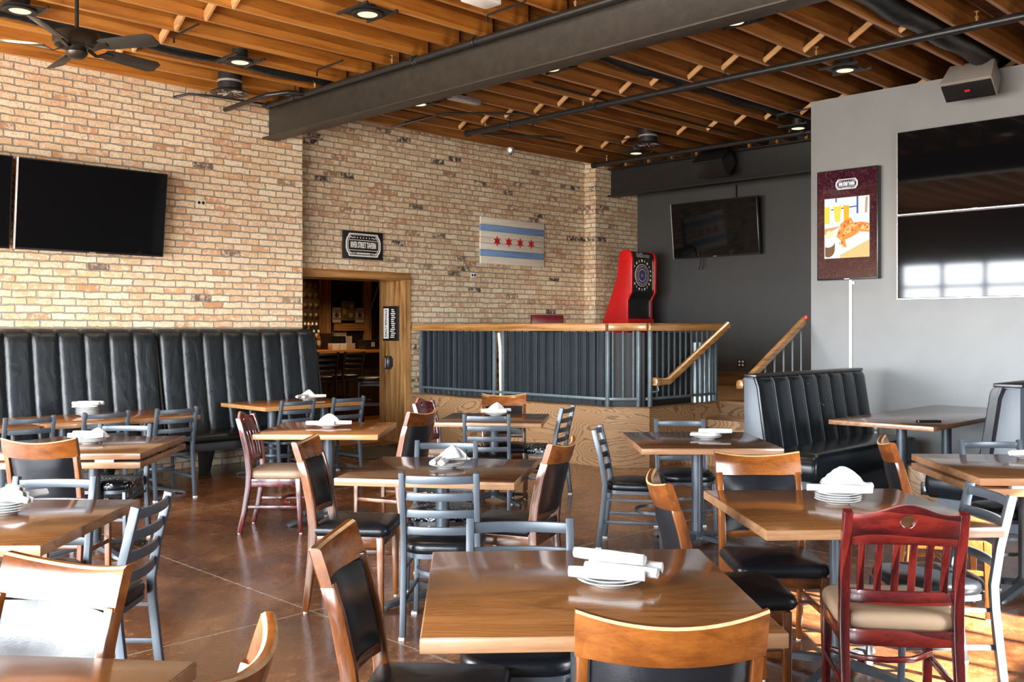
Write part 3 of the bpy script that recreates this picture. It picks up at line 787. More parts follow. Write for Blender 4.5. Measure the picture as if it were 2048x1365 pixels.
# ------------------------------------------------------------------ chairs
def gray_chair(name, label, seat_mat, hs=0.45, ht=0.84, stool=False):
    """Steel ladder-back chair with a padded vinyl seat; faces local +y."""
    t = thing(name, label, 'bar stool' if stool else 'chair')
    w = 0.19
    k = hs - 0.45
    mat = M['black'] if stool == 'black' else M['gray']
    yb = [(-0.245, 0.012), (-0.225, 0.18 + k * .5), (-0.205, 0.36 + k), (-0.200, 0.46 + k), (-0.225, 0.62 + k), (-0.278, ht)]
    for s in (-1, 1):
        lg = mk('leg', MB().bar([(s * (w - 0.004), y, z) for y, z in yb], 0.029, 0.036, (0, 1, 0)), mat, t, bevel=0.003, ang=30, label='rear leg rising into the back post')
        mk('glide', MB().box(s * w - 0.014, -0.265, 0.0, s * w + 0.014, -0.225, 0.014), M['glide'], lg)
        lg = mk('leg', MB().bar([(s * (w - 0.005), 0.195, 0.012), (s * (w - 0.015), 0.180, hs - 0.045)], 0.025, 0.025, (0, 1, 0)), mat, t, bevel=0.003)
        mk('glide', MB().box(s * w - 0.02, 0.18, 0.0, s * w + 0.01, 0.21, 0.014), M['glide'], lg)
    nr = 4
    for i in range(nr):
        z = ht - 0.035 - i * 0.088
        q = (z - 0.46 - k) / (ht - 0.46 - k)
        y0 = -0.200 - 0.078 * q ** 1.4
        p = [((w - 0.006) * u, y0 - 0.032 * (1 - u * u), z - 0.0) for u in (-1, -.75, -.5, -.25, 0, .25, .5, .75, 1)]
        mk('ladder_rail', MB().bar(p, 0.014, 0.040), mat, t, bevel=0.002, ang=50)
    c = MB(); cushion(c, [(x, y + 0.005) for x, y in rrect(0.405, 0.41, 0.13, 8)], hs - 0.035, hs + 0.022, crown=0.014)
    mk('seat', c, M[seat_mat], t, ang=60)
    ring = [(x, y + 0.002) for x, y in rrect(0.37, 0.385, 0.10, 6)]
    mk('seat_frame', MB().bar([(x, y, hs - 0.046) for x, y in ring], 0.02, 0.024, loop=True), mat, t)
    zr = 0.26 + k * 0.55
    a = [((w - 0.02) * cos(q), 0.005 + 0.185 * sin(q), zr) for q in [pi * i / 12 for i in range(13)]]
    arc = [(x, -y - 0.02 if True else y, z) for x, y, z in a]
    mk('stretcher', MB().bar([(x, 0.17 - 0.9 * abs(y), z) for x, y, z in a], 0.014, 0.020), mat, t, ang=50)
    for s in (-1, 1):
        mk('stretcher', MB().bar([(s * (w - 0.012), -0.215, zr - 0.07), (s * (w - 0.012), 0.185, zr - 0.07)], 0.012, 0.022), mat, t, bevel=0.002)
        mk('stretcher', MB().bar([(s * (w - 0.012), -0.205, hs - 0.10), (s * (w - 0.012), 0.18, hs - 0.10)], 0.010, 0.016), mat, t)
    mk('stretcher', MB().bar([(-w + 0.01, 0.186, zr - 0.05), (w - 0.01, 0.186, zr - 0.05)], 0.012, 0.020), mat, t)
    return t

def wood_chair(name, label):
    """Honey wooden chair, upholstered back pad between posts under a curved crest rail; faces local +y."""
    t = thing(name, label, 'chair')
    w = 0.195
    yb = [(-0.235, 0.008), (-0.215, 0.16), (-0.195, 0.34), (-0.190, 0.47), (-0.205, 0.60), (-0.235, 0.74), (-0.262, 0.83)]
    crest_y = lambda z: -0.262 - 0.32 * (z - 0.83)
    for s in (-1, 1):
        lg = mk('leg', MB().bar([(s * w, y, z) for y, z in yb], 0.028, 0.045, (0, 1, 0), scale=(0.8, 0.9, 1.05, 1.1, 1.05, 0.98, 0.95)), M['chwood'], t, bevel=0.004, ang=30, label='rear leg rising into the back post')
        mk('glide', MB().lathe([(0.012, 0), (0.012, 0.01)], 8, (s * w, -0.235, 0)), M['glide'], lg)
        lg = mk('leg', MB().bar([(s * (w - 0.002), 0.185, 0.008), (s * (w - 0.004), 0.180, 0.42)], 0.038, 0.038, (0, 1, 0), scale=(0.72, 1.0)), M['chwood'], t, bevel=0.003)
        mk('glide', MB().lathe([(0.012, 0), (0.012, 0.01)], 8, (s * (w - 0.002), 0.185, 0)), M['glide'], lg)
    # crest rail: bowed in plan, ends higher than the middle
    N = 14; rings = []
    for i in range(N + 1):
        u = -1 + 2 * i / N; x = u * (w + 0.018); bow = -0.050 * (1 - u * u)
        zt = 0.908 + 0.027 * u * u; zb = 0.812 + 0.012 * u * u
        r = []
        for z, th in ((zb, -0.016), (zb, 0.016), ((zb + zt) / 2, 0.017), (zt - 0.006, 0.016), (zt, 0.008), (zt, -0.008), (zt - 0.006, -0.016), ((zb + zt) / 2, -0.017)):
            r.append((x, crest_y(z) + bow + th, z))
        rings.append(r)
    cm = MB().loft(rings); cm.m = [1 if k < N * 8 and k % 8 in (3, 5) else 0 for k in range(len(cm.m))]
    mk('crest_rail', cm, [M['chrail'], M['worn']], t, ang=40)
    # pad between the posts, following the bow
    rings = []
    for i in range(N + 1):
        u = -1 + 2 * i / N; x = u * (w - 0.018); bow = -0.040 * (1 - u * u)
        e = max(0.0, 1 - abs(u) ** 6)
        r = []
        side_f, side_b = [], []
        for j in range(9):
            q = j / 8; z = 0.545 + (0.815 - 0.545) * q
            yy = -0.198 - 0.062 * q ** 1.3
            pf = 0.010 + 0.012 * e * (1 - abs(2 * q - 1) ** 5)
            side_f.append((x, yy + bow + pf, z)); side_b.append((x, yy + bow - pf - 0.006 * e, z))
        rings.append(side_f + side_b[::-1])
    mk('back_pad', MB().loft(rings), M['vinyl'], t, ang=50)
    mk('lower_rail', MB().bar([(u * (w - 0.008), -0.196 - 0.034 * (1 - u * u), 0.535) for u in (-1, -.6, -.2, .2, .6, 1)], 0.020, 0.034), M['chrail'], t, bevel=0.003, ang=50)
    c = MB(); cushion(c, [(x, y + 0.012) for x, y in rrect(0.425, 0.43, 0.05, 6)], 0.425, 0.482, crown=0.018)
    mk('seat', c, M['vinyl'], t, ang=60)
    for s in (-1, 1):
        mk('apron', MB().box(s * w - 0.011, -0.19, 0.365, s * w + 0.011, 0.175, 0.425), M['chrail'], t, bevel=0.003)
        mk('stretcher', MB().box(s * w - 0.009, -0.20, 0.235, s * w + 0.009, 0.178, 0.262), M['chrail'], t, bevel=0.003)
    mk('apron', MB().box(-w, 0.168, 0.365, w, 0.190, 0.425), M['chrail'], t, bevel=0.003)
    mk('apron', MB().box(-w, -0.200, 0.365, w, -0.180, 0.425), M['chrail'], t, bevel=0.003)
    mk('stretcher', MB().box(-w, -0.02, 0.238, w, 0.0, 0.26), M['chrail'], t, bevel=0.003)
    return t

def red_chair(name, label):
    """Mahogany slat-back chair with a tan padded seat; faces local +y."""
    t = thing(name, label, 'chair')
    w = 0.205
    yb = [(-0.265, 0.006), (-0.225, 0.17), (-0.195, 0.36), (-0.190, 0.47), (-0.205, 0.62), (-0.240, 0.76), (-0.272, 0.878)]
    for s in (-1, 1):
        lg = mk('leg', MB().bar([(s * w, y, z) for y, z in yb], 0.036, 0.042, (0, 1, 0), scale=(0.82, 0.92, 1.0, 1.05, 1.0, 0.97, 0.93)), M['red'], t, bevel=0.004, ang=30, label='rear leg rising into the back post')
        mk('glide', MB().lathe([(0.012, 0), (0.012, 0.01)], 8, (s * w, -0.265, 0)), M['glide'], lg)
        lg = mk('leg', MB().bar([(s * (w - 0.002), 0.20, 0.008), (s * (w - 0.006), 0.180, 0.42)], 0.040, 0.040, (0, 1, 0), scale=(0.72, 1.0)), M['red'], t, bevel=0.003)
        mk('glide', MB().lathe([(0.012, 0), (0.012, 0.01)], 8, (s * (w - 0.002), 0.20, 0)), M['glide'], lg)
    # crest rail with a hump and a finger hole: outer outline bridged to the hole
    bow = lambda x: -0.030 * (1 - (x / w) ** 2)
    top = lambda x: 0.872 + 0.050 * math.exp(-(x / 0.105) ** 2) + 0.010 * (abs(x) / w) ** 3 - 0.012
    bot = lambda x: 0.745 + 0.012 * (1 - (x / w) ** 2)
    W = w - 0.014; hy = 0.848
    yc = lambda z: -0.236 - 0.30 * (z - 0.745)
    N = 32; rings = []
    for i in range(N + 1):
        x = -W + 2 * W * i / N; zb, zt = bot(x), top(x)
        fr, bk = [], []
        for j in range(11):
            z = zb + (zt - zb) * j / 10; th = 0.012 if j < 10 else 0.008
            fr.append((x, yc(z) + bow(x) + th, z)); bk.append((x, yc(z) + bow(x) - th, z))
        rings.append(fr + bk[::-1])
    cm = MB().loft(rings); cm.m = [1 if k < N * 22 and k % 22 == 10 else 0 for k in range(len(cm.m))]
    cr_ = mk('crest_rail', cm, [M['redrail'], M['wornred']], t, ang=40)
    cut = mk('cutter', MB().tube([(0, -0.5, hy), (0, 0.1, hy)], 0.0245, 28), M['redrail'])
    bo = cr_.modifiers.new('hole', 'BOOLEAN'); bo.operation = 'DIFFERENCE'; bo.object = cut; bo.solver = 'EXACT'
    bpy.context.view_layer.update()
    me2 = bpy.data.meshes.new_from_object(cr_.evaluated_get(bpy.context.evaluated_depsgraph_get()))
    cr_.modifiers.clear(); cr_.data = me2; bpy.data.objects.remove(cut)
    mk('lower_rail', MB().bar([(u * (w - 0.01), -0.198 - 0.024 * (1 - u * u), 0.545) for u in (-1, -.6, -.2, .2, .6, 1)], 0.020, 0.052), M['redrail'], t, bevel=0.003, ang=50)
    for i in range(6):
        x = -0.150 + 0.060 * i
        z0, z1 = 0.566, bot(x) + 0.006
        pts = []
        for q in (0, .35, .7, 1):
            z = z0 + (z1 - z0) * q; y = -0.198 - 0.024 * (1 - (x / w) ** 2) + (yc(z1) + bow(x) + 0.222 - 0.002 * 0 + 0.0) * 0
            ya = -0.198 - 0.024 * (1 - (x / w) ** 2); yb_ = yc(z1) + bow(x)
            pts.append((x, ya + (yb_ - ya) * q ** 1.3, z))
        mk('slat', MB().bar(pts, 0.026, 0.013, (0, 1, 0)), M['red'], t, bevel=0.002, ang=50)
    c = MB(); cushion(c, [(x, y + 0.018) for x, y in rrect(0.445, 0.44, 0.10, 8)], 0.418, 0.482, crown=0.016)
    mk('seat', c, M['tan'], t, ang=60, label='tan padded seat')
    for s in (-1, 1):
        mk('apron', MB().box(s * w - 0.012, -0.19, 0.355, s * w + 0.012, 0.17, 0.418), M['redrail'], t, bevel=0.003)
        mk('stretcher', MB().box(s * w - 0.010, -0.215, 0.190, s * w + 0.010, 0.185, 0.214), M['redrail'], t, bevel=0.003)
    mk('apron', MB().box(-w, 0.165, 0.355, w, 0.190, 0.418), M['redrail'], t, bevel=0.003)
    mk('apron', MB().bar([(u * w, -0.195 - 0.02 * (1 - u * u), 0.392) for u in (-1, -.5, 0, .5, 1)], 0.022, 0.06), M['redrail'], t, bevel=0.003, ang=50)
    mk('stretcher', MB().bar([(-w + 0.01, 0.12, 0.235), (-0.10, 0.03, 0.235), (0, 0.012, 0.235), (0.10, 0.03, 0.235), (w - 0.01, 0.12, 0.235)], 0.018, 0.022), M['redrail'], t, bevel=0.003, ang=50)
    return t

PROTO = {}
MAKE = {'G': lambda l: gray_chair('ladder_back_chair', l, 'vinyl'), 'V': lambda l: gray_chair('ladder_back_chair', l, 'vinylworn'),
        'W': lambda l: wood_chair('padded_back_chair', l), 'R': lambda l: red_chair('slat_back_chair', l)}
BK = {'G': 0.278, 'V': 0.278, 'W': 0.285, 'R': 0.275}
GRP = {'G': 'gray ladder-back chairs', 'V': 'gray ladder-back chairs', 'W': 'wooden chairs with padded backs', 'R': 'red slat-back chairs'}
def chair(kind, bx, by, face, label):
    f = radians(face); b = BK[kind]
    loc = (bx + b * cos(f), by + b * sin(f), 0); rz = f - pi / 2
    if kind not in PROTO:
        o = PROTO[kind] = MAKE[kind](label); o.location = loc; o.rotation_euler = (0, 0, rz); o['group'] = GRP[kind]
        return o
    return dup(PROTO[kind], loc, rz, label, GRP[kind])

chair('W', 0.352, 2.146, 90, 'wooden chair seen from behind at the near edge of the front centre table')
chair('W', -0.528, 2.93, -4, 'wooden chair drawn up to the left side of the front centre table')
chair('G', 0.03, 3.64, -90, 'gray chair tucked under the far side of the front centre table')
chair('W', 0.634, 4.08, 0, 'wooden chair leaning back left of the table with the tall plate stack')
chair('W', 1.235, 4.89, -90, 'wooden chair facing us behind the table with the tall plate stack')
chair('R', 1.45, 3.57, 82, 'red slat-back chair with tan seat at the lower right, seen from behind')
chair('G', 2.13, 4.32, 180, 'gray chair catching the sun right of the red slat-back chair')
chair('G', -0.362, 4.80, 87, 'gray chair seen fully from behind at the near side of the dark middle table')
chair('W', -1.16, 5.49, -5, 'wooden chair on the left side of the dark middle table')
chair('W', 0.270, 5.40, 159, 'wooden chair on the right side of the dark middle table')
chair('V', -0.417, 6.18, -92, 'gray chair with worn seat tucked behind the dark middle table')
chair('R', -2.075, 7.55, 0, 'red slat-back chair with tan seat left of the honey-orange table')
p = R(5.38, 8.42); chair('G', p.x, p.y, 135, 'gray chair at the banquette end table, the one nearer the banquette')
p = R(6.0, 8.42); chair('G', p.x, p.y, 135, 'gray chair at the banquette end table, the one nearer the bar opening')
chair('W', -0.077, 9.32, -90, 'wooden chair behind the table at the ribbed stage guard')
chair('G', -0.213, 8.10, 88, 'gray chair at the near side of the table by the ribbed stage guard')
chair('V', 0.515, 8.92, 160, 'gray chair with worn seat right of the table by the ribbed stage guard')
chair('R', -0.825, 8.99, -18, 'red slat-back chair by the oak door casing, half hidden')
chair('W', -0.690, 7.43, 155, 'wooden chair on the right side of the honey-orange table')
chair('G', 0.617, 7.03, -12, 'gray chair seen from the side left of the stage corner table')
chair('G', 1.32, 7.65, -90, 'gray chair behind the stage corner table, before the steps')
chair('W', 2.13, 5.47, -15, 'wooden chair in front of the booth bench with only its top showing')
chair('G', 3.07, 6.23, -90, 'gray chair behind the folding-leaf table at the right edge')
chair('W', -2.686, 5.52, 90, 'wooden chair seen from behind at the left folding-leaf table')
chair('V', -2.90, 7.28, -90, 'gray chair with worn seat behind the left folding-leaf table')
p = R(4.07, 8.36); chair('G', p.x, p.y, 135, 'gray chair at the banquette, right end of its row of three')
p = R(3.436, 8.36); chair('G', p.x, p.y, 135, 'gray chair at the banquette, middle of its row of three')
p = R(2.80, 8.33); chair('G', p.x, p.y, 135, 'gray chair at the banquette, left end of its row of three')
chair('G', -2.20, 4.68, -90, 'gray chair facing us behind the left foreground table')
chair('G', -1.50, 4.06, 180, 'lone gray chair on the right side of the left foreground table')
chair('W', -1.20, 2.60, -112, 'wooden chair with a bright glare on its back at the lower left')
chair('W', -0.54, 1.90, 180, 'wooden chair cut off by the bottom edge, only its rail end showing')
# ------------------------------------------------------------------ plates and napkins
def plate_mb():
    return MB().lathe([(0.0, 0.0), (0.052, 0.0), (0.055, 0.004), (0.072, 0.012), (0.100, 0.020), (0.1035, 0.0225), (0.101, 0.0245), (0.074, 0.0165), (0.052, 0.0085), (0.0, 0.0075)], 40)
def roll_mb(L, r, seed):
    rnd = random.Random(seed); m = MB(); rings = []; n = 18
    for i in range(13):
        q = i / 12; y = L * (q - 0.5); s = 0.92 + 0.14 * sin(pi * q) + rnd.uniform(-.03, .03)
        ring = []
        for k in range(n):
            a = 2 * pi * k / n
            rr = r * s * (1 + 0.06 * sin(3 * a + seed)) + (0.0035 if 0.4 < (a - seed * 1.3) % (2 * pi) < 1.1 else 0)
            ring.append((y, rr * 1.12 * cos(a), r + rr * 0.9 * sin(a)))
        rings.append(ring)
    e0 = [(rings[0][0][0] + 0.012, p[1] * 0.55, r + (p[2] - r) * 0.55) for p in rings[0]]
    e1 = [(rings[-1][0][0] - 0.012, p[1] * 0.55, r + (p[2] - r) * 0.55) for p in rings[-1]]
    return m.loft([e0] + rings + [e1])
def fan_mb(h, w, seed):
    """A napkin folded into a standing peaked fan."""
    rnd = random.Random(seed); m = MB(); N = 16
    for (dy, tilt, hh) in ((0.0, 0.10, h), (0.024, 0.22, h * 0.85)):
        f, b = [], []
        for i in range(N + 1):
            u = -1 + 2 * i / N; top = hh * (1 - abs(u) ** 1.7) + 0.004
            f.append(u)
            b.append(top)
        rings = []
        for i in range(N + 1):
            x = f[i] * w / 2; z = b[i]; wav = 0.010 * (1 if i % 2 else -1) * (0.4 + 0.6 * abs(f[i])) + 0.006 * sin(5 * f[i] + seed)
            rings.append([(x, dy - 0.005, 0.0), (x, dy + 0.005, 0.0), (x, dy + wav + tilt * z + 0.004, z), (x, dy + wav + tilt * z - 0.004, z)])
        m.loft(rings)
    return m
def peak_mb(h, w, seed):
    """A napkin pulled up into a crumpled point."""
    rnd = random.Random(seed); rings = []; n = 20
    for i in range(9):
        q = i / 8; r = w / 2 * (1 - q) ** 0.8 + 0.003
        rings.append([(r * (1 + 0.16 * sin(4 * a + seed + q * 2)) * cos(a) + 0.012 * q, r * 0.7 * (1 + 0.16 * cos(5 * a + seed)) * sin(a), h * q ** 0.85) for a in [2 * pi * k / n for k in range(n)]])
    return MB().loft(rings)
PL = None
RK = {}
def setting(x, y, n, where, napkins, z=TZ, step=0.011):
    """n plates stacked at (x, y), napkins resting on the top plate."""
    global PL
    names = {1: ['white plate'], 2: ['lower white plate', 'upper white plate']}.get(n) or \
        ['bottom white plate'] + ['white plate %s from bottom' % ('second', 'third', 'fourth', 'fifth')[i] for i in range(n - 2)] + ['top white plate']
    for i in range(n):
        lab = '%s on %s' % (names[i], where) if n < 3 else '%s of the stack on %s' % (names[i], where)
        if PL is None:
            PL = mk('plate', plate_mb(), M['white'], None, (x, y, z), ang=60); o = PL
        else:
            o = PL.copy(); COL.objects.link(o); o.location = (x, y, z)
        o.location = (x + 0.002 * (i % 2), y - 0.002 * (i % 3), z + 0.0005 + step * i)
        tag(o, lab, 'plate', 'white side plates')
    zt = z + step * (n - 1) + 0.019
    for k, (typ, dx, dy, dz, ang, lab) in enumerate(napkins):
        key = (typ, k % 3)
        if key not in RK:
            RK[key] = {'roll': lambda: roll_mb(0.235, 0.0185, k % 3 + 1), 'fan': lambda: fan_mb(0.075, 0.20, 2), 'peak': lambda: peak_mb(0.07, 0.15, 2), 'flat': lambda: MB().prism([(-.11, -.055), (.075, -.06), (.11, -.01), (.085, .05), (-.09, .055)], 0, 0.018, 'z')}[typ]()
            o = mk('napkin', RK[key], M['napkin'], ang=70, bevel=0.005 if typ == 'flat' else 0); RK[key] = o
        else:
            o = RK[key].copy(); COL.objects.link(o)
        o.location = (x + dx, y + dy, zt + dz); o.rotation_euler = (0, 0, radians(ang))
        tag(o, '%s on %s' % (lab, where), 'napkin', 'white cloth napkins')

roll = 'white rolled napkin'
setting(0.306, 3.035, 2, 'the front centre table', [
    ('roll', -0.015, -0.052, 0.0, -14, roll + ' nearest the camera'), ('roll', 0.035, -0.005, 0.0, -24, roll + ' in the middle of three'),
    ('roll', 0.055, 0.045, 0.004, -20, roll + ' at the back of three'), ('roll', 0.0, 0.018, 0.037, -28, roll + ' lying on top of the others')])
setting(1.494, 4.45, 4, 'the table behind the red chair', [
    ('roll', 0.02, -0.045, 0.0, -4, 'lower front ' + roll), ('roll', -0.02, -0.005, 0.002, -10, 'second ' + roll + ' from the front'),
    ('roll', 0.06, 0.04, 0.002, 6, 'rear ' + roll + ' poking out right'), ('fan', 0.03, 0.015, 0.036, -6, 'tall fan-folded napkin')])
setting(-0.377, 5.60, 2, 'the dark middle table', [
    ('roll', -0.05, -0.03, 0.0, 80, roll + ' pointing at the camera, left one'), ('roll', -0.012, -0.03, 0.0, 84, roll + ' pointing at the camera, right one'),
    ('fan', 0.035, 0.02, 0.012, 14, 'fan-folded napkin'), ('peak', 0.03, 0.02, 0.03, 70, 'crumpled peaked napkin')])
setting(-1.494, 7.90, 1, 'the honey-orange table', [
    ('roll', -0.06, -0.03, 0.0, -4, 'front left ' + roll), ('roll', 0.07, 0.0, 0.002, 4, 'front right ' + roll), ('fan', 0.0, 0.03, 0.012, 0, 'round-topped folded napkin')])
setting(-0.148, 8.96, 2, 'the table by the stage guard', [
    ('roll', -0.02, -0.03, 0.0, -3, 'front ' + roll), ('roll', 0.02, 0.03, 0.002, 8, 'rear ' + roll), ('peak', 0.0, 0.0, 0.026, 20, 'crumpled napkin on top')])
setting(1.42, 7.06, 2, 'the stage corner table', [('flat', -0.02, 0.0, 0.0, -4, 'flat folded napkin'), ('roll', 0.05, -0.045, 0.016, -6, roll)])
setting(3.18, 5.98, 1, 'the folding-leaf table at the right edge', [('roll', 0.0, 0.0, 0.0, 5, roll)])
setting(-2.957, 6.80, 3, 'the left folding-leaf table', [
    ('roll', -0.02, -0.025, 0.0, 10, 'front ' + roll), ('peak', 0.04, 0.01, 0.0, 30, 'crumpled napkin'), ('roll', -0.03, 0.05, 0.006, -8, 'rear ' + roll)])
setting(-2.20, 4.20, 4, 'the left foreground table', [
    ('fan', 0.03, 0.0, 0.0, -20, 'white folded napkin sloping down'), ('roll', 0.05, 0.05, 0.0, 60, roll)])
p = R(3.55, 9.08)
setting(p.x, p.y, 6, 'the banquette table under the television', [
    ('flat', -0.01, 0.0, 0.0, 0, 'flat folded napkin'), ('roll', 0.0, -0.03, 0.018, 6, 'front ' + roll), ('roll', 0.02, 0.03, 0.018, 2, 'rear ' + roll)], step=0.013)
p = R(6.10, 9.36)
setting(p.x, p.y, 2, 'the banquette end table', [
    ('roll', -0.05, -0.03, 0.0, 70, 'left ' + roll), ('roll', 0.0, -0.035, 0.0, 82, 'middle ' + roll), ('roll', 0.09, 0.0, 0.0, 20, 'right ' + roll), ('peak', 0.0, 0.03, 0.02, 0, 'tall peaked napkin')])

# remote on the booth table
p = R(8.42, 3.36)
t = thing('remote_control', 'black remote control lying near the front corner of the booth table', 'remote', (p.x, p.y, TZ), radians(4))
mk('case', MB().prism(rrect(0.21, 0.05, 0.012), 0.001, 0.020, 'z'), M['bezel'], t, bevel=0.003)
for i in range(6):
    for j in range(2):
        mk('button', MB().box(-0.085 + i * 0.028, -0.015 + j * 0.017, 0.019, -0.068 + i * 0.028, -0.005 + j * 0.017, 0.0225), M['graypanel'], t)
# ------------------------------------------------------------------ screens on the walls
def wall_screen(name, label, cat, base, w, h, rz, tilt, thick=0.05, bez=0.014, lit=None, trim=None, cabs=()):
    """base: room point at the middle of the screen's back bottom edge; local x along the wall, local -y out of it."""
    t = rthing(name, label, cat, base, None, rz)
    T = Matrix.Rotation(tilt, 4, 'X')
    def part(n, m, mat, bev=0.0, lab=None):
        m.v = [tuple(T @ Vector(v)) for v in m.v]; return mk(n, m, mat, t, bevel=bev, label=lab)
    part('bezel', MB().box(-w / 2, -thick, 0, w / 2, 0, h), M['bezel'], 0.004)
    part('screen', MB().box(-w / 2 + bez, -thick - 0.003, bez + 0.006, w / 2 - bez, -thick + 0.004, h - bez), lit or M['screen'])
    part('logo_plate', MB().box(-0.03, -thick - 0.004, 0.003, 0.03, -thick, 0.012), M['silver'])
    m = MB(); m.box(-0.15, 0, h * 0.35, 0.15, 0.03, h * 0.7)
    part('wall_bracket', m, M['black'])
    if trim:
        part('edge_trim', MB().box(-w / 2 - 0.004, -thick - 0.005, 0, -w / 2 + 0.012, -thick + 0.01, h), M['silver'], 0, 'silver side trim')
    return t, part
# brick wall: faces -Y, so local axes = room axes; top leans out
wall_screen('television', 'large black television on the brick wall, leaning forward', 'television', (3.985, YA - 0.09, 2.335), 1.51, 0.89, 0, radians(7), trim=True)
wall_screen('television', 'second black television cut off by the left edge of the picture', 'television', (2.44, YA - 0.09, 2.335), 1.51, 0.89, 0, radians(7), trim=True)
# stage wall faces -X
t, part = wall_screen('television', 'black television leaning out over the stage on the charcoal wall', 'television', (XD - 0.10, 8.53, 2.70), 1.58, 0.885, -pi / 2, radians(6), trim=True)
mk('cable', MB().tube([(0.30, 0.06, 0.88), (0.30, 0.07, 1.1)], 0.012, 8), M['bezel'], t)
for dx in (-0.33, -0.26):
    mk('cable', MB().tube([(dx, 0.03, 0.0), (dx - 0.005, 0.03, -0.12), (dx - 0.03, 0.02, -0.20)], 0.006, 6), M['bezel'], t)
# video wall on the gray wall: two stacked panels
for i, (z, lab) in enumerate(((2.787, 'upper black panel of the big video wall on the gray wall'), (1.876, 'lower black panel of the big video wall, holding the window reflections'))):
    t, part = wall_screen('video_panel', lab, 'video panel', (XG - 0.012, 4.483 - 0.80, z), 1.60, 0.895, -pi / 2, 0, 0.05, 0.006)
    mk('edge_trim', MB().box(-0.80, -0.056, -0.004, 0.80, -0.044, 0.006), M['silver'], t, label='silver lower trim')
    mk('edge_trim', MB().box(-0.804, -0.056, -0.004, -0.798, -0.03, 0.897), M['silver'], t, label='silver side trim')

# ---- tavern badge used on the sign and the menu screen
def badge_parts(w, h, ctr, y, mk_, mat_line, ink=None):
    """Outline, rules, stars and lettering as one mesh; local x right, z up, facing -y."""
    cx, cz = ctr; m = MB()
    def outline(k):
        pts = []
        a, b = w / 2 * k, h / 2 * (k if k == 1 else k - 0.02)
        for sx, sz in ((1, 1), (-1, 1), (-1, -1), (1, -1)):
            side = [(0.80, 1.0), (0.84, 0.94), (0.86, 0.78), (0.94, 0.62), (1.0, 0.30)]
            if sx * sz < 0: side = side[::-1]
            side2 = [(cx + sx * p * a, cz + sz * q * b) for p, q in side]
            pts += side2[::-1] if True else side2
        return pts
    def ring(k0, k1):
        o, i = outline(k0), outline(k1); n = len(o); vs = [(x, y, z) for x, z in o] + [(x, y, z) for x, z in i] + [(x, y + 0.003, z) for x, z in o] + [(x, y + 0.003, z) for x, z in i]
        fs = []
        for k in range(n):
            q = (k + 1) % n
            fs += [(k, q, n + q, n + k), (2 * n + k, 3 * n + k, 3 * n + q, 2 * n + q), (k, 2 * n + k, 2 * n + q, q), (n + k, n + q, 3 * n + q, 3 * n + k)]
        m.add(vs, fs)
    ring(1.0, 0.93); ring(0.885, 0.86)
    for dz in (0.20, -0.24): m.box(cx - w * 0.40, y, cz + h * dz, cx + w * 0.40, y + 0.003, cz + h * dz + h * 0.022)
    for i in range(5):
        x0 = cx + (i - 2) * w * 0.085; s = h * 0.035
        m.prism([(x0 + s * (1 if k % 2 == 0 else 0.42) * sin(pi * k / 5), cz + h * 0.32 + s * (1 if k % 2 == 0 else 0.42) * cos(pi * k / 5)) for k in range(10)], y, y + 0.003, 'y')
    for sx in (-1, 1):
        for sz, zz in ((1, 0.32), (-1, -0.36)):
            p = [(cx + sx * w * (0.23 + 0.035 * k), y + 0.001, cz + h * zz + h * 0.018 * sin(k * 2.1)) for k in range(5)]
            m.bar(p, 0.003, h * 0.03, (0, 0, 1))
    for i in range(11):
        m.box(cx - w * 0.20 + i * w * 0.037, y, cz - h * 0.385, cx - w * 0.20 + i * w * 0.037 + w * 0.026, y + 0.003, cz - h * 0.33)
    return m
FM = lambda x, y, z: frame_M((x, y, z), (1, 0, 0), (0, 0, 1))
def lettering(s, size, x, y, z, sx=1.0, sz=1.0, bold=0.0):
    Mx = Matrix.Translation((x, y, z)) @ Matrix.Diagonal((sx, 1, sz, 1)) @ FM(0, 0, 0)
    return text_mb(s, size, Mx, 0.0015, bold)

t = rthing('tavern_sign', 'black square sign with white tavern badge above the bar opening', 'sign', (7.63, YB - 0.004, 2.472))
mk('board', MB().box(-0.32, -0.025, 0, 0.32, 0, 0.362), M['black'], t, bevel=0.003)
b = badge_parts(0.56, 0.30, (0, 0.181), -0.029, None, None)
b.merge(lettering('RIVER STREET TAVERN', 0.092, 0, -0.0275, 0.178, 0.44, 1.2, 0.0012))
mk('badge_lettering', b, M['paper'], t, smooth=False, label='white badge reading RIVER STREET TAVERN')

# planked flag picture
t = rthing('flag_picture', 'planked wooden picture of a flag with two blue stripes and four red stars', 'wall art', (10.42, YB - 0.004, 2.52))
W_, H_ = 1.36, 0.69
zs = [0, .115, .21, .305, .395, .485, .58, .69]
cols = ['flagwhite', 'flagblue', 'flagwhite', 'flagwhite', 'flagwhite', 'flagblue', 'flagwhite']
for i in range(7):
    dx = random.uniform(-.006, .006)
    mk('plank', MB().box(-W_ / 2 + dx, -0.024, zs[i] + 0.0015, W_ / 2 + dx, 0, zs[i + 1] - 0.0015), M[cols[i]], t, bevel=0.002, label='blue stripe plank' if 'blue' in cols[i] else 'off-white plank')
for i in range(4):
    x0 = -0.345 + 0.245 * i; s = 0.078
    mk('star', MB().prism([(x0 + s * (1 if k % 2 == 0 else 0.46) * sin(pi * k / 6), 0.345 + s * (1 if k % 2 == 0 else 0.46) * cos(pi * k / 6)) for k in range(12)], -0.030, -0.022, 'y'), M['flagred'], t, label='red six-pointed star')

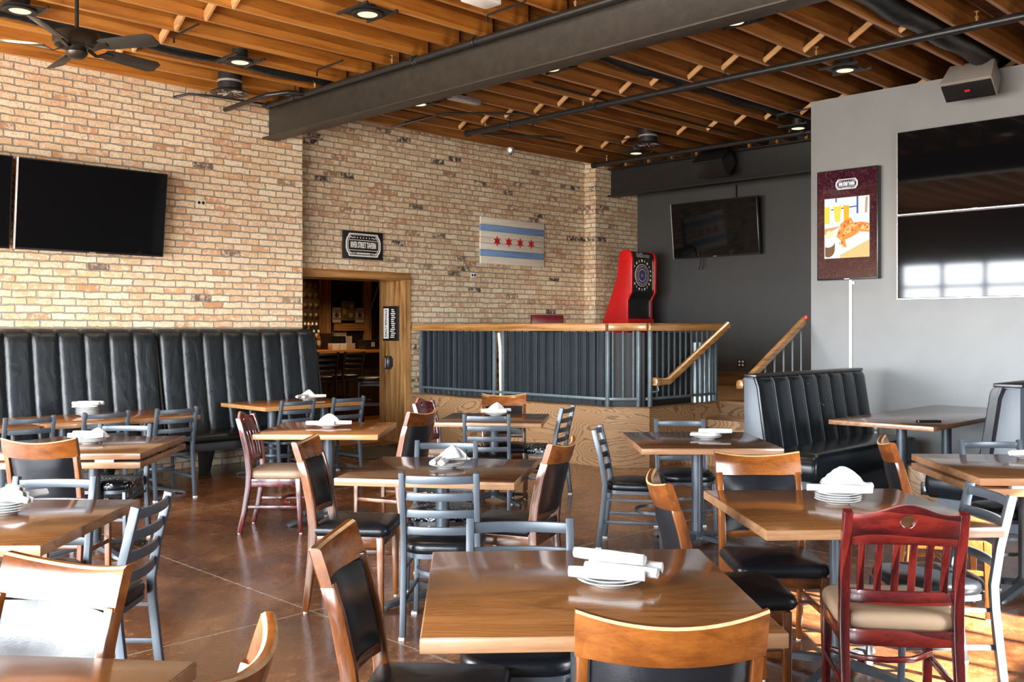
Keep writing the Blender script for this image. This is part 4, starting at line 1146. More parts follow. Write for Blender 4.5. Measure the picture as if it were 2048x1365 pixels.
# menu screen: upright lit display
MS = {}
for n, c, e in (('sky', (0.75, 0.86, 1.0), 1.0), ('glassblue', (0.13, 0.17, 0.50), 0.6), ('beer', (0.95, 0.68, 0.10), 1.0), ('beer2', (1.0, 0.45, 0.03), 1.0), ('fish', (0.90, 0.30, 0.06), 1.0), ('fishlight', (1.0, 0.55, 0.22), 1.0), ('fish2', (0.62, 0.15, 0.03), 1.0),
                ('platew', (0.95, 0.88, 0.80), 1.0), ('cup', (0.22, 0.12, 0.06), 0.8), ('cream', (1.0, 0.98, 0.95), 1.0), ('woodt', (0.80, 0.40, 0.15), 0.9), ('fries', (1.0, 0.85, 0.45), 1.0), ('logo', (1, 1, 1), 1.0), ('curtain', (0.55, 0.36, 0.30), 0.9)):
    q = NT('display_' + n); MS[n] = q.set((0, 0, 0), 0.1, emit=c, estr=e)
q = NT('display_maroon'); v = q.coord((1, 1, 1), False)
n1, _ = q.noise(v, 6.0, 4, 0.6, 2.5)
ln = q.math('LESS_THAN', q.math('ABSOLUTE', q.math('SUBTRACT', n1, 0.5)), 0.006)
M['maroon'] = q.set((0.004, 0.002, 0.003), 0.06, emit=q.mix(ln, (0.040, 0.006, 0.010), (0.16, 0.07, 0.08)), estr=1.0)
t, part = wall_screen('menu_display', 'upright menu display showing fried food and beers on the gray wall', 'display', (XG - 0.012, 5.05, 2.11), 0.72, 1.245, -pi / 2, 0, 0.075, 0.012, M['maroon'])
pic = mk('food_picture', MB().box(-0.265, -0.080, 0.245, 0.265, -0.078, 0.925), MS['sky'], t)
def flat(name, poly, d, mat):
    mk(name, MB().prism(poly, -0.080 - d, -0.0795 - d, 'y'), MS[mat], pic, smooth=False)
P_ = lambda u, v: (-0.265 + 0.53 * u, 0.245 + 0.68 * v)
def flatP(name, uv, d, mat): flat(name, [P_(*q) for q in uv], d, mat)
flatP('window_bar', [(.25, .93), (.28, .93), (.28, 1), (.25, 1)], .0006, 'glassblue'); flatP('window_bar', [(.72, .72), (.76, .72), (.76, 1), (.72, 1)], .0006, 'glassblue')
flatP('window_bar', [(.15, .80), (.72, .83), (.72, .85), (.15, .82)], .0006, 'glassblue'); flatP('curtain', [(.77, .70), (1, .72), (1, 1), (.77, 1)], .0006, 'platew'); flatP('curtain', [(.90, .72), (.95, .72), (.97, .98), (.92, .98)], .0008, 'curtain')
flatP('beer_glass', [(0, .58), (.11, .58), (.13, .88), (0, .88)], .001, 'beer'); flatP('beer_glass', [(.24, .60), (.35, .60), (.39, .88), (.20, .88)], .001, 'beer'); flatP('beer_glass', [(.44, .60), (.55, .60), (.56, .88), (.43, .88)], .001, 'beer2')
flatP('table_edge', [(0, .40), (.33, .44), (.33, .53), (0, .50)], .0012, 'woodt')
flatP('platter', [(0, 0), (.3, .06), (1, .30), (1, .50), (.6, .62), (.3, .50), (0, .40)], .0014, 'platew')
flatP('table_front', [(.35, .05), (1, .28), (1, 0), (.35, 0)], .0013, 'fishlight')
flatP('fish', [(.27, .36), (.36, .30), (.43, .18), (.50, .17), (.47, .30), (.62, .34), (.80, .42), (1, .40), (1, .55), (.82, .58), (.66, .57), (.60, .66), (.50, .64), (.36, .56), (.33, .48)], .0018, 'fish')
flatP('fish_crust', [(.42, .38), (.60, .42), (.74, .52), (.64, .55), (.48, .50)], .0020, 'fishlight'); flatP('fish_crust', [(.80, .45), (1, .43), (1, .50), (.86, .54)], .0020, 'fishlight')
rnd = random.Random(11)
for i in range(34):
    u, v_ = rnd.uniform(.33, .98), 0
    lo, hi = (.24, .50) if u < .45 else (.38, .62) if u < .62 else (.42, .55)
    v_ = rnd.uniform(lo, hi); r0 = rnd.uniform(.014, .035)
    flatP('crumb', [(min(1, u + r0 * cos(a) * rnd.uniform(.7, 1.3)), v_ + r0 * .8 * sin(a) * rnd.uniform(.7, 1.3)) for a in [2 * pi * k / 7 for k in range(7)]], .0021 + i * 2e-5, ('fish', 'fishlight', 'fish2', 'fish2')[i % 4])
for i in range(3): flatP('beer_foam', [(.02 + .22 * i, .865), (.115 + .22 * i, .865), (.12 + .22 * i, .885), (.01 + .22 * i, .885)], .0013, 'cream')
flatP('fries', [(.03, .34), (.20, .36), (.22, .46), (.15, .45), (.12, .47), (.04, .44)], .0020, 'fries')
flat('sauce_cup', [P_(.09 + .15 * cos(a), .22 + .14 * sin(a) - (.06 if sin(a) < 0 else 0)) for a in [2 * pi * k / 24 for k in range(24)] if .09 + .15 * cos(a) > -0.001], .0022, 'cup')
flat('sauce', [P_(.09 + .14 * cos(a), .27 + .085 * sin(a)) for a in [2 * pi * k / 24 for k in range(24)] if .09 + .14 * cos(a) > -0.001], .0026, 'cream')
b = badge_parts(0.26, 0.115, (0.0, 1.075), -0.0805, None, None)
b.merge(lettering('RIVER STREET TAVERN', 0.044, 0, -0.0800, 1.073, 0.42, 1.1, 0.0007))
mk('badge_lettering', b, MS['logo'], t, smooth=False, label='white badge reading RIVER STREET TAVERN')
cr = rthing('cable_raceway', 'white vertical cable cover running down below the menu display', 'cable cover', (XG, 5.04, 1.0))
mk('cover', MB().box(-0.02, -0.018, 0.0, 0.0, 0.018, 1.115), M['whitepaint'], cr, bevel=0.003)
mk('clip', MB().box(-0.015, -0.045, 1.06, 0.0, -0.02, 1.09), M['silver'], cr)

# outlets and small wall fittings
def outlet(label, base, rz, n=1, dark=False, wall='white', horiz=False):
    t = rthing('wall_outlet', label, 'outlet', base, None, rz)
    w, h = (0.115, 0.07) if horiz else (0.07 * n, 0.115)
    mk('cover_plate', MB().box(-w / 2, -0.006, -h / 2, w / 2, 0, h / 2), M[wall], t, bevel=0.002)
    for i in range(n):
        for j in (-1, 1):
            x, z = ((j * 0.025, 0) if horiz else ((i - (n - 1) / 2) * 0.06, j * 0.026))
            mk('socket', MB().lathe([(0.0, -0.002), (0.017, -0.002), (0.018, 0.002), (0.0, 0.002)], 14), M['bezel' if not dark else 'paper'], t, (x, -0.007, z), 0)
            bpy.context.view_layer.update()
    for c in t.children:
        if c.name.startswith('socket'): c.rotation_euler = (pi / 2, 0, 0)
    return t
outlet('outlet on the brick wall right of the large television', (5.245, YA - 0.001, 2.975), 0, 1, False, 'cream', True)
outlet('black double outlet low on the charcoal stage wall', (XD - 0.001, 8.15, 1.02), -pi / 2, 2, True, 'bezel')
outlet('outlet on the gray wall beside the booth bench back', (XG - 0.001, 4.75, 0.43), -pi / 2, 1, True, 'graypanel')
outlet('small white box on the brick wall below the flag picture', (9.62, YB - 0.001, 2.34), 0, 1, False, 'whitepaint', True)
t = rthing('coat_hook', 'gray metal hook on the wall under the booth table', 'hook', (XG, 3.30, 0.48))
mk('plate', MB().box(-0.006, -0.04, -0.03, 0.0, 0.04, 0.03), M['silver'], t, bevel=0.002)
mk('hook', MB().tube([(-0.005, 0, 0.01), (-0.05, 0, 0.02), (-0.07, 0, 0.0), (-0.06, 0, -0.05), (-0.03, 0, -0.06)], 0.009, 8), M['silver'], t)

# ------------------------------------------------------------------ dart machine
t = rthing('dart_machine', 'red electronic dart machine on the stage by the brick pilaster', 'dart machine', (12.45, 10.06, PZ))
hw = 0.33
side = [(0, 0), (-0.52, 0), (-0.52, 1.34), (-0.555, 1.41), (-0.60, 1.47), (-0.605, 2.0), (-0.58, 2.10), (-0.51, 2.15), (-0.42, 2.15), (-0.355, 2.11), (-0.335, 2.03), (-0.30, 1.72), (-0.02, 1.02), (0, 0.9)]
for s in (-1, 1):
    mk('side_cheek', MB().prism(side, s * hw, s * (hw - 0.05), 'x'), M['redplastic'], t, bevel=0.016, label='red moulded side')
mk('cabinet', MB().prism([(-0.01, 0.0), (-0.49, 0.0), (-0.49, 1.35), (-0.57, 1.48), (-0.575, 2.0), (-0.54, 2.11), (-0.46, 2.135), (-0.37, 2.09), (-0.32, 1.72), (-0.04, 1.02)], -hw + 0.04, hw - 0.04, 'x'), M['redplastic'], t)
mk('base_lip', MB().box(-hw - 0.012, -0.54, 0.98, hw + 0.012, -0.02, 1.05), M['redplastic'], t, bevel=0.008)
mk('lower_door', MB().box(-hw + 0.05, -0.515, 1.06, hw - 0.05, -0.485, 1.375), M['black'], t, bevel=0.006, label='black lower door')
mk('door_edge', MB().box(hw - 0.075, -0.519, 1.08, hw - 0.068, -0.513, 1.35), M['silver'], t)
bp = mk('board_panel', MB().box(-hw + 0.05, -0.592, 1.47, hw - 0.115, -0.56, 2.02), M['black'], t, bevel=0.004, label='black panel with score numbers')
mk('control_slope', MB().prism([(-0.50, 1.375), (-0.515, 1.375), (-0.592, 1.475), (-0.565, 1.475)], -hw + 0.05, hw - 0.06, 'x'), M['black'], t)
hdo = mk('marquee', MB().prism([(-0.592, 2.02), (-0.56, 2.02), (-0.50, 2.125), (-0.545, 2.115), (-0.575, 2.08)], -hw + 0.05, hw - 0.07, 'x'), M['black'], t)
Mx = Matrix.Translation((-0.02, -0.594, 2.060)) @ Matrix.Rotation(radians(-14), 4, 'X') @ Matrix.Diagonal((0.62, 1, 1, 1)) @ FM(0, 0, 0)
mk('marquee_lettering', text_mb('BullShooter', 0.115, Mx, 0.002, 0.001), M['silver'], hdo, smooth=False)
bx, bz, br = -0.055, 1.745, 0.18
def disc(r0, r1, a0, a1, y, m, mi, n=3):
    pts = [(bx + r1 * sin(a0 + (a1 - a0) * k / n), y, bz + r1 * cos(a0 + (a1 - a0) * k / n)) for k in range(n + 1)]
    pin = [(bx + r0 * sin(a1 - (a1 - a0) * k / n), y, bz + r0 * cos(a1 - (a1 - a0) * k / n)) for k in range(n + 1)] if r0 > 0 else [(bx, y, bz)]
    m.add(pts + pin, [tuple(range(len(pts) + len(pin)))], mi)
M['dartblue'] = plain('dart_blue', (0.035, 0.05, 0.32), 0.4); M['dartred2'] = plain('dart_dark_red', (0.16, 0.02, 0.02), 0.4); M['dartwire'] = plain('dart_wire', (0.55, 0.47, 0.36), 0.4)
m = MB()
for i in range(20):
    a0, a1 = (i - 0.5) * pi / 10, (i + 0.5) * pi / 10
    e = 0.012
    for r0, r1, c in ((0.020, 0.090, i % 2), (0.102, 0.136, 1 - i % 2), (0.144, 0.168, i % 2)):
        disc(r0, r1, a0 + e, a1 - e, -0.5995, m, 0 if c == 0 else 1)
for r0, r1 in ((0.090, 0.102), (0.136, 0.144), (0.168, 0.178)):
    for i in range(20): disc(r0, r1, i * pi / 10, (i + 1) * pi / 10, -0.5997, m, 2)
disc(0, 0.010, 0, 2 * pi - 0.001, -0.600, m, 1, 16)
back = MB().prism([(bx + 0.18 * sin(2 * pi * k / 40), bz + 0.18 * cos(2 * pi * k / 40)) for k in range(40)], -0.5985, -0.585, 'y')
db = mk('dartboard', back, M['dartwire'], t, label='round board with blue and black wedges')
mk('board_wedges', m, [M['dartblue'], M['black'], M['dartwire']], db, smooth=False)
m = MB()
for i, nme in enumerate((20, 1, 18, 4, 13, 6, 10, 15, 2, 17, 3, 19, 7, 16, 8, 11, 14, 9, 12, 5)):
    a = i * pi / 10; x, z = bx + 0.232 * sin(a), bz + 0.232 * cos(a)
    if x < -hw + 0.065: continue
    m.merge(lettering(str(nme), 0.050, x, -0.593, z, 0.8, 1.0, 0.001))
mk('score_numbers', m, M['paper'], bp, smooth=False)
for z0, z1 in ((1.52, 1.68), (1.69, 1.83), (1.84, 1.98)):
    mk('light_strip', MB().box(hw - 0.095, -0.588, z0, hw - 0.065, -0.56, z1), M['paperdim'], t)

# padded red seat-back showing over the guard
t = rthing('padded_stool', 'dark red padded seat-back with wooden end showing above the stage guard', 'stool', (9.60, 8.93, PZ), None, -RA)
M['redvinyl'] = vinyl('red_vinyl', (0.10, 0.006, 0.008), 0.35, 0.05)
mk('back_roll', MB().prism([(-0.08, 0.80), (0.08, 0.80), (0.085, 1.01), (0.06, 1.065), (0.02, 1.08), (-0.02, 1.08), (-0.06, 1.065), (-0.085, 1.01)], -0.21, 0.21, 'x'), M['redvinyl'], t, bevel=0.01)
for s in (-1, 1):
    mk('end_board', MB().prism([(-0.08, 0.78), (0.08, 0.78), (0.085, 1.02), (0.05, 1.08), (-0.05, 1.08), (-0.085, 1.02)], s * 0.21, s * 0.225, 'x'), M['chrail'], t, bevel=0.004)
    for d in (-1, 1): mk('leg', MB().bar([(s * 0.19, d * 0.20 - 0.1, 0), (s * 0.17, d * 0.16 - 0.1, 0.45)], 0.035, 0.035, (0, 1, 0)), M['chwood'], t)
    mk('post', MB().bar([(s * 0.18, 0.03, 0.42), (s * 0.18, 0.0, 0.82)], 0.03, 0.03, (0, 1, 0)), M['chwood'], t)
c = MB(); cushion(c, [(x, y - 0.1) for x, y in rrect(0.44, 0.42, 0.08)], 0.43, 0.50); mk('seat', c, M['redvinyl'], t)

# specials board and card reader on the door jamb (faces -X)
t = rthing('specials_sign', 'framed DAILY SPECIALS board hanging on the oak door jamb', 'sign', (8.316, 10.675, 1.39), None, -pi / 2)
mk('frame', MB().box(-0.17, -0.022, 0, 0.17, 0, 0.48), M['black'], t, bevel=0.006)
mk('menu_sheet', MB().box(-0.145, -0.025, 0.03, 0.145, -0.02, 0.45), M['bezel'], t)
mk('title_strip', MB().box(-0.145, -0.0265, 0.03, -0.03, -0.022, 0.45), M['paper'], t, label='white title strip')
mk('title_lettering', text_mb('DAILY SPECIALS', 0.054, frame_M((-0.088, -0.0275, 0.24), (0, 0, 1), (-1, 0, 0)), 0.001, 0.001), M['black'], t, smooth=False)
m = MB()
rnd = random.Random(3)
for i in range(15):
    z = 0.045 + i * 0.027; a = rnd.uniform(0.0, 0.04)
    m.box(0.0 + a, -0.0275, z, 0.12 - rnd.uniform(0, .04), -0.024, z + 0.013)
mk('menu_lines', m, M['paper'], t, smooth=False)
t = rthing('belt_barrier_wall_unit', 'black and chrome retractable belt holder on the oak door jamb', 'belt holder', (8.316, 10.70, 1.0))
mk('housing', MB().lathe([(0.0, 0.0), (0.045, 0.0), (0.05, 0.01), (0.05, 0.17), (0.045, 0.18), (0.0, 0.18)], 20, (-0.04, 0, 0)), M['bezel'], t)
mk('chrome_band', MB().box(-0.094, -0.012, 0.02, -0.085, 0.012, 0.16), M['silver'], t, bevel=0.003)
mk('mount', MB().box(-0.03, -0.06, 0.03, 0.0, 0.06, 0.15), M['bezel'], t, bevel=0.004)

# ------------------------------------------------------------------ ceiling fittings
def can_light(label, x, y, first=[None]):
    if first[0] is None:
        t = thing('recessed_light', label, 'ceiling light', (x, y, 4.13), RA, 'round ceiling lights between joists')
        mk('mounting_plate', MB().box(-0.15, -0.15, 0.012, 0.15, 0.15, 0.020), M['black'], t)
        for s in (-1, 1): mk('hanger_bar', MB().box(s * 0.15 - 0.010, -0.205, 0.01, s * 0.15 + 0.010, 0.205, 0.03), M['pipe'], t)
        mk('trim_ring', MB().ring([(0.082, 0.012), (0.125, 0.008), (0.128, 0.0), (0.120, -0.006), (0.085, -0.004)], 32), M['black'], t)
        mk('lens', MB().lathe([(0.0, -0.004), (0.080, -0.002), (0.084, 0.006), (0.0, 0.006)], 32), M['lens'], t, label='warm glowing lens')
        mk('can', MB().lathe([(0.075, 0.02), (0.075, 0.12), (0.0, 0.12)], 20), M['pipe'], t)
        first[0] = t
    else:
        dup(first[0], (x, y, 4.13), RA, label)
def px_at(px, py, z):
    d = 1940.0 * (z - 1.55) / (659.0 - py)
    return ((px - 1024.0) / 1940.0 * d, d)
for lab, px, py in (('round ceiling light at the top left corner, beyond the fan', 40, 22), ('round ceiling light at the top, left of the steel beam', 735, 29), ('round ceiling light above the round air diffuser by the brick wall', 480, 125),
                    ('round ceiling light half hidden under the middle of the steel beam', 1102, 139), ('round ceiling light half hidden under the right part of the steel beam', 1468, 45), ('round ceiling light near the gray wall above the sprinkler pipe', 1690, 141),
                    ('small round ceiling light below the left part of the steel beam', 838, 209), ('round ceiling light at the gray wall end of the stage pipe', 1596, 257), ('round ceiling light near the pilaster behind the stage pipe', 1272, 307)):
    x, y = px_at(px, py, 4.13); can_light(lab, x, y)

def diffuser(label, base, neck):
    t = thing('air_diffuser', label, 'air vent', base, 0, 'round black air diffusers')
    mk('neck', MB().lathe([(0.125, 0.05), (0.125, neck), (0.0, neck)], 28), M['pipe'], t)
    mk('collar', MB().ring([(0.127, 0.12), (0.132, 0.125), (0.132, 0.14), (0.127, 0.145)], 28), M['silver'], t)
    mk('flange', MB().ring([(0.11, 0.055), (0.20, 0.02), (0.205, 0.008), (0.19, 0.004), (0.15, 0.02), (0.11, 0.02)], 32), M['pipe'], t)
    for i in range(12):
        a = 2 * pi * i / 12
        mk('vane', MB().bar([(0.035 * cos(a), 0.035 * sin(a), 0.022), (0.145 * cos(a + 0.25), 0.145 * sin(a + 0.25), 0.015)], 0.022, 0.004, (0.3, 0.2, 1)), M['silver' if i % 3 else 'pipe'], t)
    mk('hub', MB().lathe([(0.0, 0.008), (0.03, 0.01), (0.035, 0.03), (0.0, 0.03)], 16), M['pipe'], t)
diffuser('round black air diffuser hanging at the brick wall', (-2.99, 10.28, 4.04), 0.22)
diffuser('round black air diffuser hanging over the stage', (1.86, 13.27, 4.06), 0.3)
def duct(label, X0, X1, Y, z, r):
    n = int((X1 - X0) / 0.05); prof = []
    pts = [(X0 + (X1 - X0) * i / n - X0, 0, 0.012 * sin(i * 0.31)) for i in range(n + 1)]
    t = mk('flexible_duct', MB().tube(pts, r, 14, (0, 0, 1), scale=[1.0 + 0.05 * (i % 2) for i in range(n + 1)]), M['ductm'], None, R(X0, Y, z), RA, ang=80)
    return tag(t, label, 'duct')
M['ductm'] = plain('duct_foil', (0.010, 0.011, 0.012), 0.28, 0.2, 0.3, 30, 0.5, 0, 0.8, 60)
duct('black flexible duct lying between joists above the fan', 2.6, 6.05, 8.93, 4.29, 0.085)
duct('black flexible duct between joists in the middle beyond the beam', 7.3, 12.3, 6.255, 4.32, 0.085)
duct('shiny black flexible duct between joists at the top right', 7.4, 10.35, 3.53, 4.30, 0.115)

# sprinkler pipes
def pipe(label, pts, r, base, extra=None):
    t = rthing('sprinkler_pipe', label, 'pipe', base, 'black sprinkler pipes')
    rel_ = [(a - base[0], b - base[1], c - base[2]) for a, b, c in pts]
    mk('pipe_run', MB().tube(rel_, r, 14), M['pipe'], t)
    return t, lambda X, Y, Z: (X - base[0], Y - base[1], Z - base[2])
def coupling(t, c, axis='y', r=0.045):
    m = MB().lathe([(r * 0.8, -0.035), (r, -0.03), (r, -0.012), (r * 0.85, -0.008), (r * 0.85, 0.008), (r, 0.012), (r, 0.03), (r * 0.8, 0.035)], 16)
    for s in (-1, 1): m.box(s * r - 0.012, -0.02, -0.02, s * r + 0.012, 0.02, 0.02)
    o = mk('coupling', m, M['pipe'], t, c); o.rotation_euler = (pi / 2, 0, 0)
def head(t, c):
    o = mk('sprinkler_head', MB().lathe([(0.012, 0.0), (0.012, 0.025), (0.018, 0.027), (0.018, 0.04), (0.006, 0.045), (0.006, 0.075), (0.022, 0.078), (0.022, 0.082), (0.0, 0.082)], 12), M['sprinkler'], t, c, label='brass sprinkler head')
    mk('stem', MB().lathe([(0.014, -0.03), (0.014, 0.0)], 10), M['pipe'], o)
def hanger(t, c, top, side=0.0):
    m = MB().tube([(0, 0, 0.03), (0, 0, top)], 0.006, 8)
    if side: m.bar([(0, 0, top), (side, -0.0, top + 0.03)], 0.02, 0.012)
    m.tube([(0.04 * cos(a), 0, 0.04 * sin(a)) for a in [2 * pi * k / 14 for k in range(14)]], 0.006, 6, (0, 1, 0), loop=True)
    mk('hanger', m, M['pipe'], t, c)
t, q = pipe('sprinkler pipe running along the top of the long steel beam', [(5.93, 9.95, 4.135), (5.93, -2.4, 4.135)], 0.032, (5.93, 5.0, 4.135))
for y in (9.9, 7.25, 4.5): coupling(t, q(5.93, y, 4.135))
for y in (8.95, 7.6, 5.2): head(t, q(5.93, y, 4.17))
for y in (9.35, 6.4): hanger(t, q(5.93, y, 4.135), 0.14, 0.15)
t, q = pipe('short sprinkler branch pipe entering the brick wall beside the beam', [(5.93, 9.15, 4.135), (5.72, 9.15, 4.12), (5.56, 9.3, 4.09), (5.54, 9.45, 4.08), (5.54, 10.23, 4.07)], 0.026, (5.6, 9.6, 4.08))
t, q = pipe('sprinkler pipe crossing beyond the long steel beam', [(8.52, 9.35, 4.10), (8.52, 0.0, 4.10)], 0.036, (8.52, 5.0, 4.10))
for y in (9.33, 7.15): coupling(t, q(8.52, y, 4.10))
for y in (9.0, 7.35, 4.45, 3.0): head(t, q(8.52, y, 4.14))
for y in (8.55, 5.45): hanger(t, q(8.52, y, 4.10), 0.10)
t, q = pipe('sprinkler pipe passing in front of the black stage beam', [(11.62, 9.85, 4.11), (11.62, 4.6, 4.11)], 0.032, (11.62, 7.0, 4.11))
for y in (9.8, 6.25): coupling(t, q(11.62, y, 4.11))
for y in (9.55, 6.45): head(t, q(11.62, y, 4.15))
for y in (8.95,): hanger(t, q(11.62, y, 4.11), 0.09)
def hook(label, px, py):
    x, y = px_at(px, py, 4.17); b = (x, y, 4.17)
    t = thing('joist_clip', label, 'clip', b, RA, 'black clips under the joists')
    mk('clip_arm', MB().bar([(0, 0, -0.05), (0, 0, 0.01), (0.02, -0.42, 0.03)], 0.016, 0.012, (1, 0, 0)), M['pipe'], t)
for lab, px, py in (('black bent clip under joists right of the fan', 348, 75), ('black bent clip under joists above the beam end', 634, 142), ('black bent clip under joists at the top before the beam', 975, 32),
                    ('black bent clip under joists near the pilaster, left one', 1066, 247), ('black bent clip under joists by the stage diffuser', 1228, 285), ('black bent clip under joists near the gray wall', 1555, 232), ('black bent clip left of the middle sprinkler pipe', 810, 247)):
    hook(lab, px, py)

# conduit drooping below joists in the middle bay
def conduit(label, pts):
    P = [R(*p) for p in pts]
    c = P[len(P) // 2]
    t = mk('hanging_conduit', MB().tube([p - c for p in P], 0.013, 8), M['pipe'], None, c)
    return tag(t, label, 'conduit')
conduit('dark conduit drooping between joists left of the middle sprinkler pipe', [(7.35, 9.45, 4.02), (7.5, 9.2, 4.08), (7.75, 8.9, 4.17), (8.1, 8.6, 4.18), (8.6, 8.3, 4.20)])
conduit('thin dark conduit under the joists beside the stage', [(8.9, 9.5, 4.17), (9.5, 9.1, 4.17), (9.9, 8.9, 4.18)])
conduit('dark pipe along the joist near the brick wall by the air diffuser', [(4.9, 10.16, 4.10), (5.05, 10.1, 4.15), (5.3, 10.06, 4.165), (6.0, 10.0, 4.17)])
conduit('straight dark conduit lying along the joists beyond the beam', [(7.6, 7.25, 4.23), (9.6, 7.25, 4.23), (11.6, 7.25, 4.23)])

# security camera, white and gray boxes among the joists
x, y = px_at(1021, 303, 4.14)
t = thing('security_camera', 'small gray dome camera under the joists near the brick wall', 'camera', (x, y, 4.10))
mk('housing', MB().lathe([(0.0, 0.0), (0.045, 0.01), (0.06, 0.04), (0.06, 0.09), (0.0, 0.1)], 18), M['silver'], t)
mk('lens', MB().lathe([(0.0, -0.012), (0.022, -0.01), (0.025, 0.012), (0.0, 0.012)], 14), M['bezel'], t)
x, y = px_at(962, 3, 4.16)
t = thing('access_point', 'white flat box under the joists at the top edge', 'wireless box', (x, y, 4.15), RA)
mk('body', MB().prism(rrect(0.30, 0.20, 0.04), 0, 0.045, 'z'), M['whitepaint'], t, bevel=0.008)
mk('bracket', MB().box(-0.05, -0.05, 0.045, 0.05, 0.05, 0.07), M['pipe'], t)
x, y = px_at(928, 201, 4.16)
t = thing('ceiling_panel_box', 'narrow gray box under the joists just beyond the steel beam', 'fixture', (x, y, 4.14), RA)
mk('body', MB().box(-0.22, -0.05, 0, 0.22, 0.05, 0.06), M['silver'], t, bevel=0.004)
mk('bracket', MB().box(-0.02, -0.02, 0.06, 0.02, 0.02, 0.09), M['pipe'], t)

# loudspeakers
def speaker(label, base, rz, mat, tilt, w=0.52, h=0.30, d=0.34, badge='flagred'):
    t = rthing('loudspeaker', label, 'loudspeaker', base, None, rz)
    T = Matrix.Rotation(tilt, 4, 'X')
    def part(n, m, mt, bev=0.0, lab=None):
        m.v = [tuple(T @ Vector(v)) for v in m.v]; return mk(n, m, mt, t, bevel=bev, label=lab)
    part('cabinet', MB().prism([(-w / 2, -d / 2), (w / 2, -d / 2), (w / 2 - 0.03, d / 2), (-w / 2 + 0.03, d / 2)], -h / 2, h / 2, 'z'), mat, 0.012)
    part('grille', MB().box(-w / 2 + 0.012, -d / 2 - 0.012, -h / 2 + 0.012, w / 2 - 0.012, -d / 2 + 0.004, h / 2 - 0.03), M['bezel'], 0.004, 'black grille')
    part('badge', MB().box(-0.03, -d / 2 - 0.015, -0.012, 0.02, -d / 2 - 0.011, 0.012), M[badge], 0, 'small badge')
    mk('mount_arm', MB().tube([(0, 0.05, 0.12), (0, 0.12, 0.20)], 0.018, 8), M['silver'] if badge == 'flagred' else M['pipe'], t)
    return t
M['spkgray'] = plain('gray_cabinet', (0.22, 0.20, 0.18), 0.5, 0, 0.05)
speaker('gray loudspeaker tilted down at the top of the gray wall', (10.14, 3.62, 4.045), -pi / 2, M['spkgray'], radians(48), 0.50, 0.24, 0.29)
speaker('black loudspeaker hanging in front of the black stage beam', (12.2, 7.98, 4.0), -pi / 2, M['bezel'], radians(42), badge='pipe')

# ceiling fan at rest
t = thing('ceiling_fan', 'dark five-blade ceiling fan hanging at the upper left', 'fan', (-3.50, 7.80, 3.86))
mk('downrod', MB().lathe([(0.016, 0.08), (0.016, 0.60)], 12), M['pipe'], t)
M['fanmetal'] = plain('oiled_bronze', (0.060, 0.052, 0.042), 0.32, 0.7, 0.1, 10)
M['fanblade'] = plain('black_blade', (0.024, 0.023, 0.021), 0.40, 0, 0.15, 10)
mk('motor_housing', MB().lathe([(0.0, 0.085), (0.10, 0.083), (0.165, 0.07), (0.182, 0.045), (0.182, -0.015), (0.165, -0.035), (0.10, -0.045), (0.0, -0.045)], 36), M['fanmetal'], t)
mk('switch_cup', MB().lathe([(0.07, -0.04), (0.075, -0.07), (0.085, -0.085), (0.075, -0.11), (0.05, -0.13), (0.0, -0.135)], 28), M['fanmetal'], t)
for deg in (57, -15, -87, -159, 129):
    a = radians(deg); c, s = cos(a), sin(a); pit = radians(-21)
    Rz = Matrix.Rotation(a, 4, 'Z') @ Matrix.Rotation(pit, 4, 'X')
    bl = MB().prism([(0.235, -0.052), (0.28, -0.066), (0.70, -0.078), (0.745, -0.05), (0.745, 0.05), (0.70, 0.078), (0.28, 0.066), (0.235, 0.052)], -0.004, 0.004, 'z').shift(0, 0, -0.045)
    bl.v = [tuple(Rz @ Vector(v)) for v in bl.v]
    b = mk('blade', bl, M['fanblade'], t, bevel=0.002)
    br_ = MB().bar([(0.10, 0.0, -0.05), (0.17, 0.02, -0.075), (0.23, 0.0, -0.06), (0.30, 0.0, -0.052)], 0.05, 0.012, scale=(0.7, 0.6, 1.2, 0.9))
    br_.v = [tuple(Rz @ Vector(v)) for v in br_.v]
    mk('blade_bracket', br_, M['fanmetal'], b, ang=60)

# floor mat before the bar opening
p = R(7.45, 9.82)
t = mk('door_mat', MB().box(-0.55, -0.5, 0.001, 0.78, 0.5, 0.014), M['mat'], None, (p.x, p.y, 0), RA, 0.004)
tag(t, 'dark speckled floor mat before the opening to the bar', 'mat')
# ------------------------------------------------------------------ the bar seen through the opening
BY0, BY1, BX0, BX1, BH = YB2 - 0.2, 16.4, 5.2, 13.34, 3.1
struct('floor_bar', MB().box(BX0, BY0, -0.12, BX1, BY1, 0.0), M['barfloor'])
struct('ceiling_bar', MB().box(BX0, YB2, BH, BX1, BY1, BH + 0.1), M['beam2'])
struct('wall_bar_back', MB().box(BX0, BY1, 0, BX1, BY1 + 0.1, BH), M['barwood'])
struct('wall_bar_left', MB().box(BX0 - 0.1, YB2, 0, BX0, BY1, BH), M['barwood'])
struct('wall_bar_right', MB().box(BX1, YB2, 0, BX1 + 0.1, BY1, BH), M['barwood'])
YW = BY1
def on(px, Y):                           # room X on the plane Y seen at picture column px
    r = (px - 1024.0) / 1940.0
    return Y * (1 + r) / (1 - r)
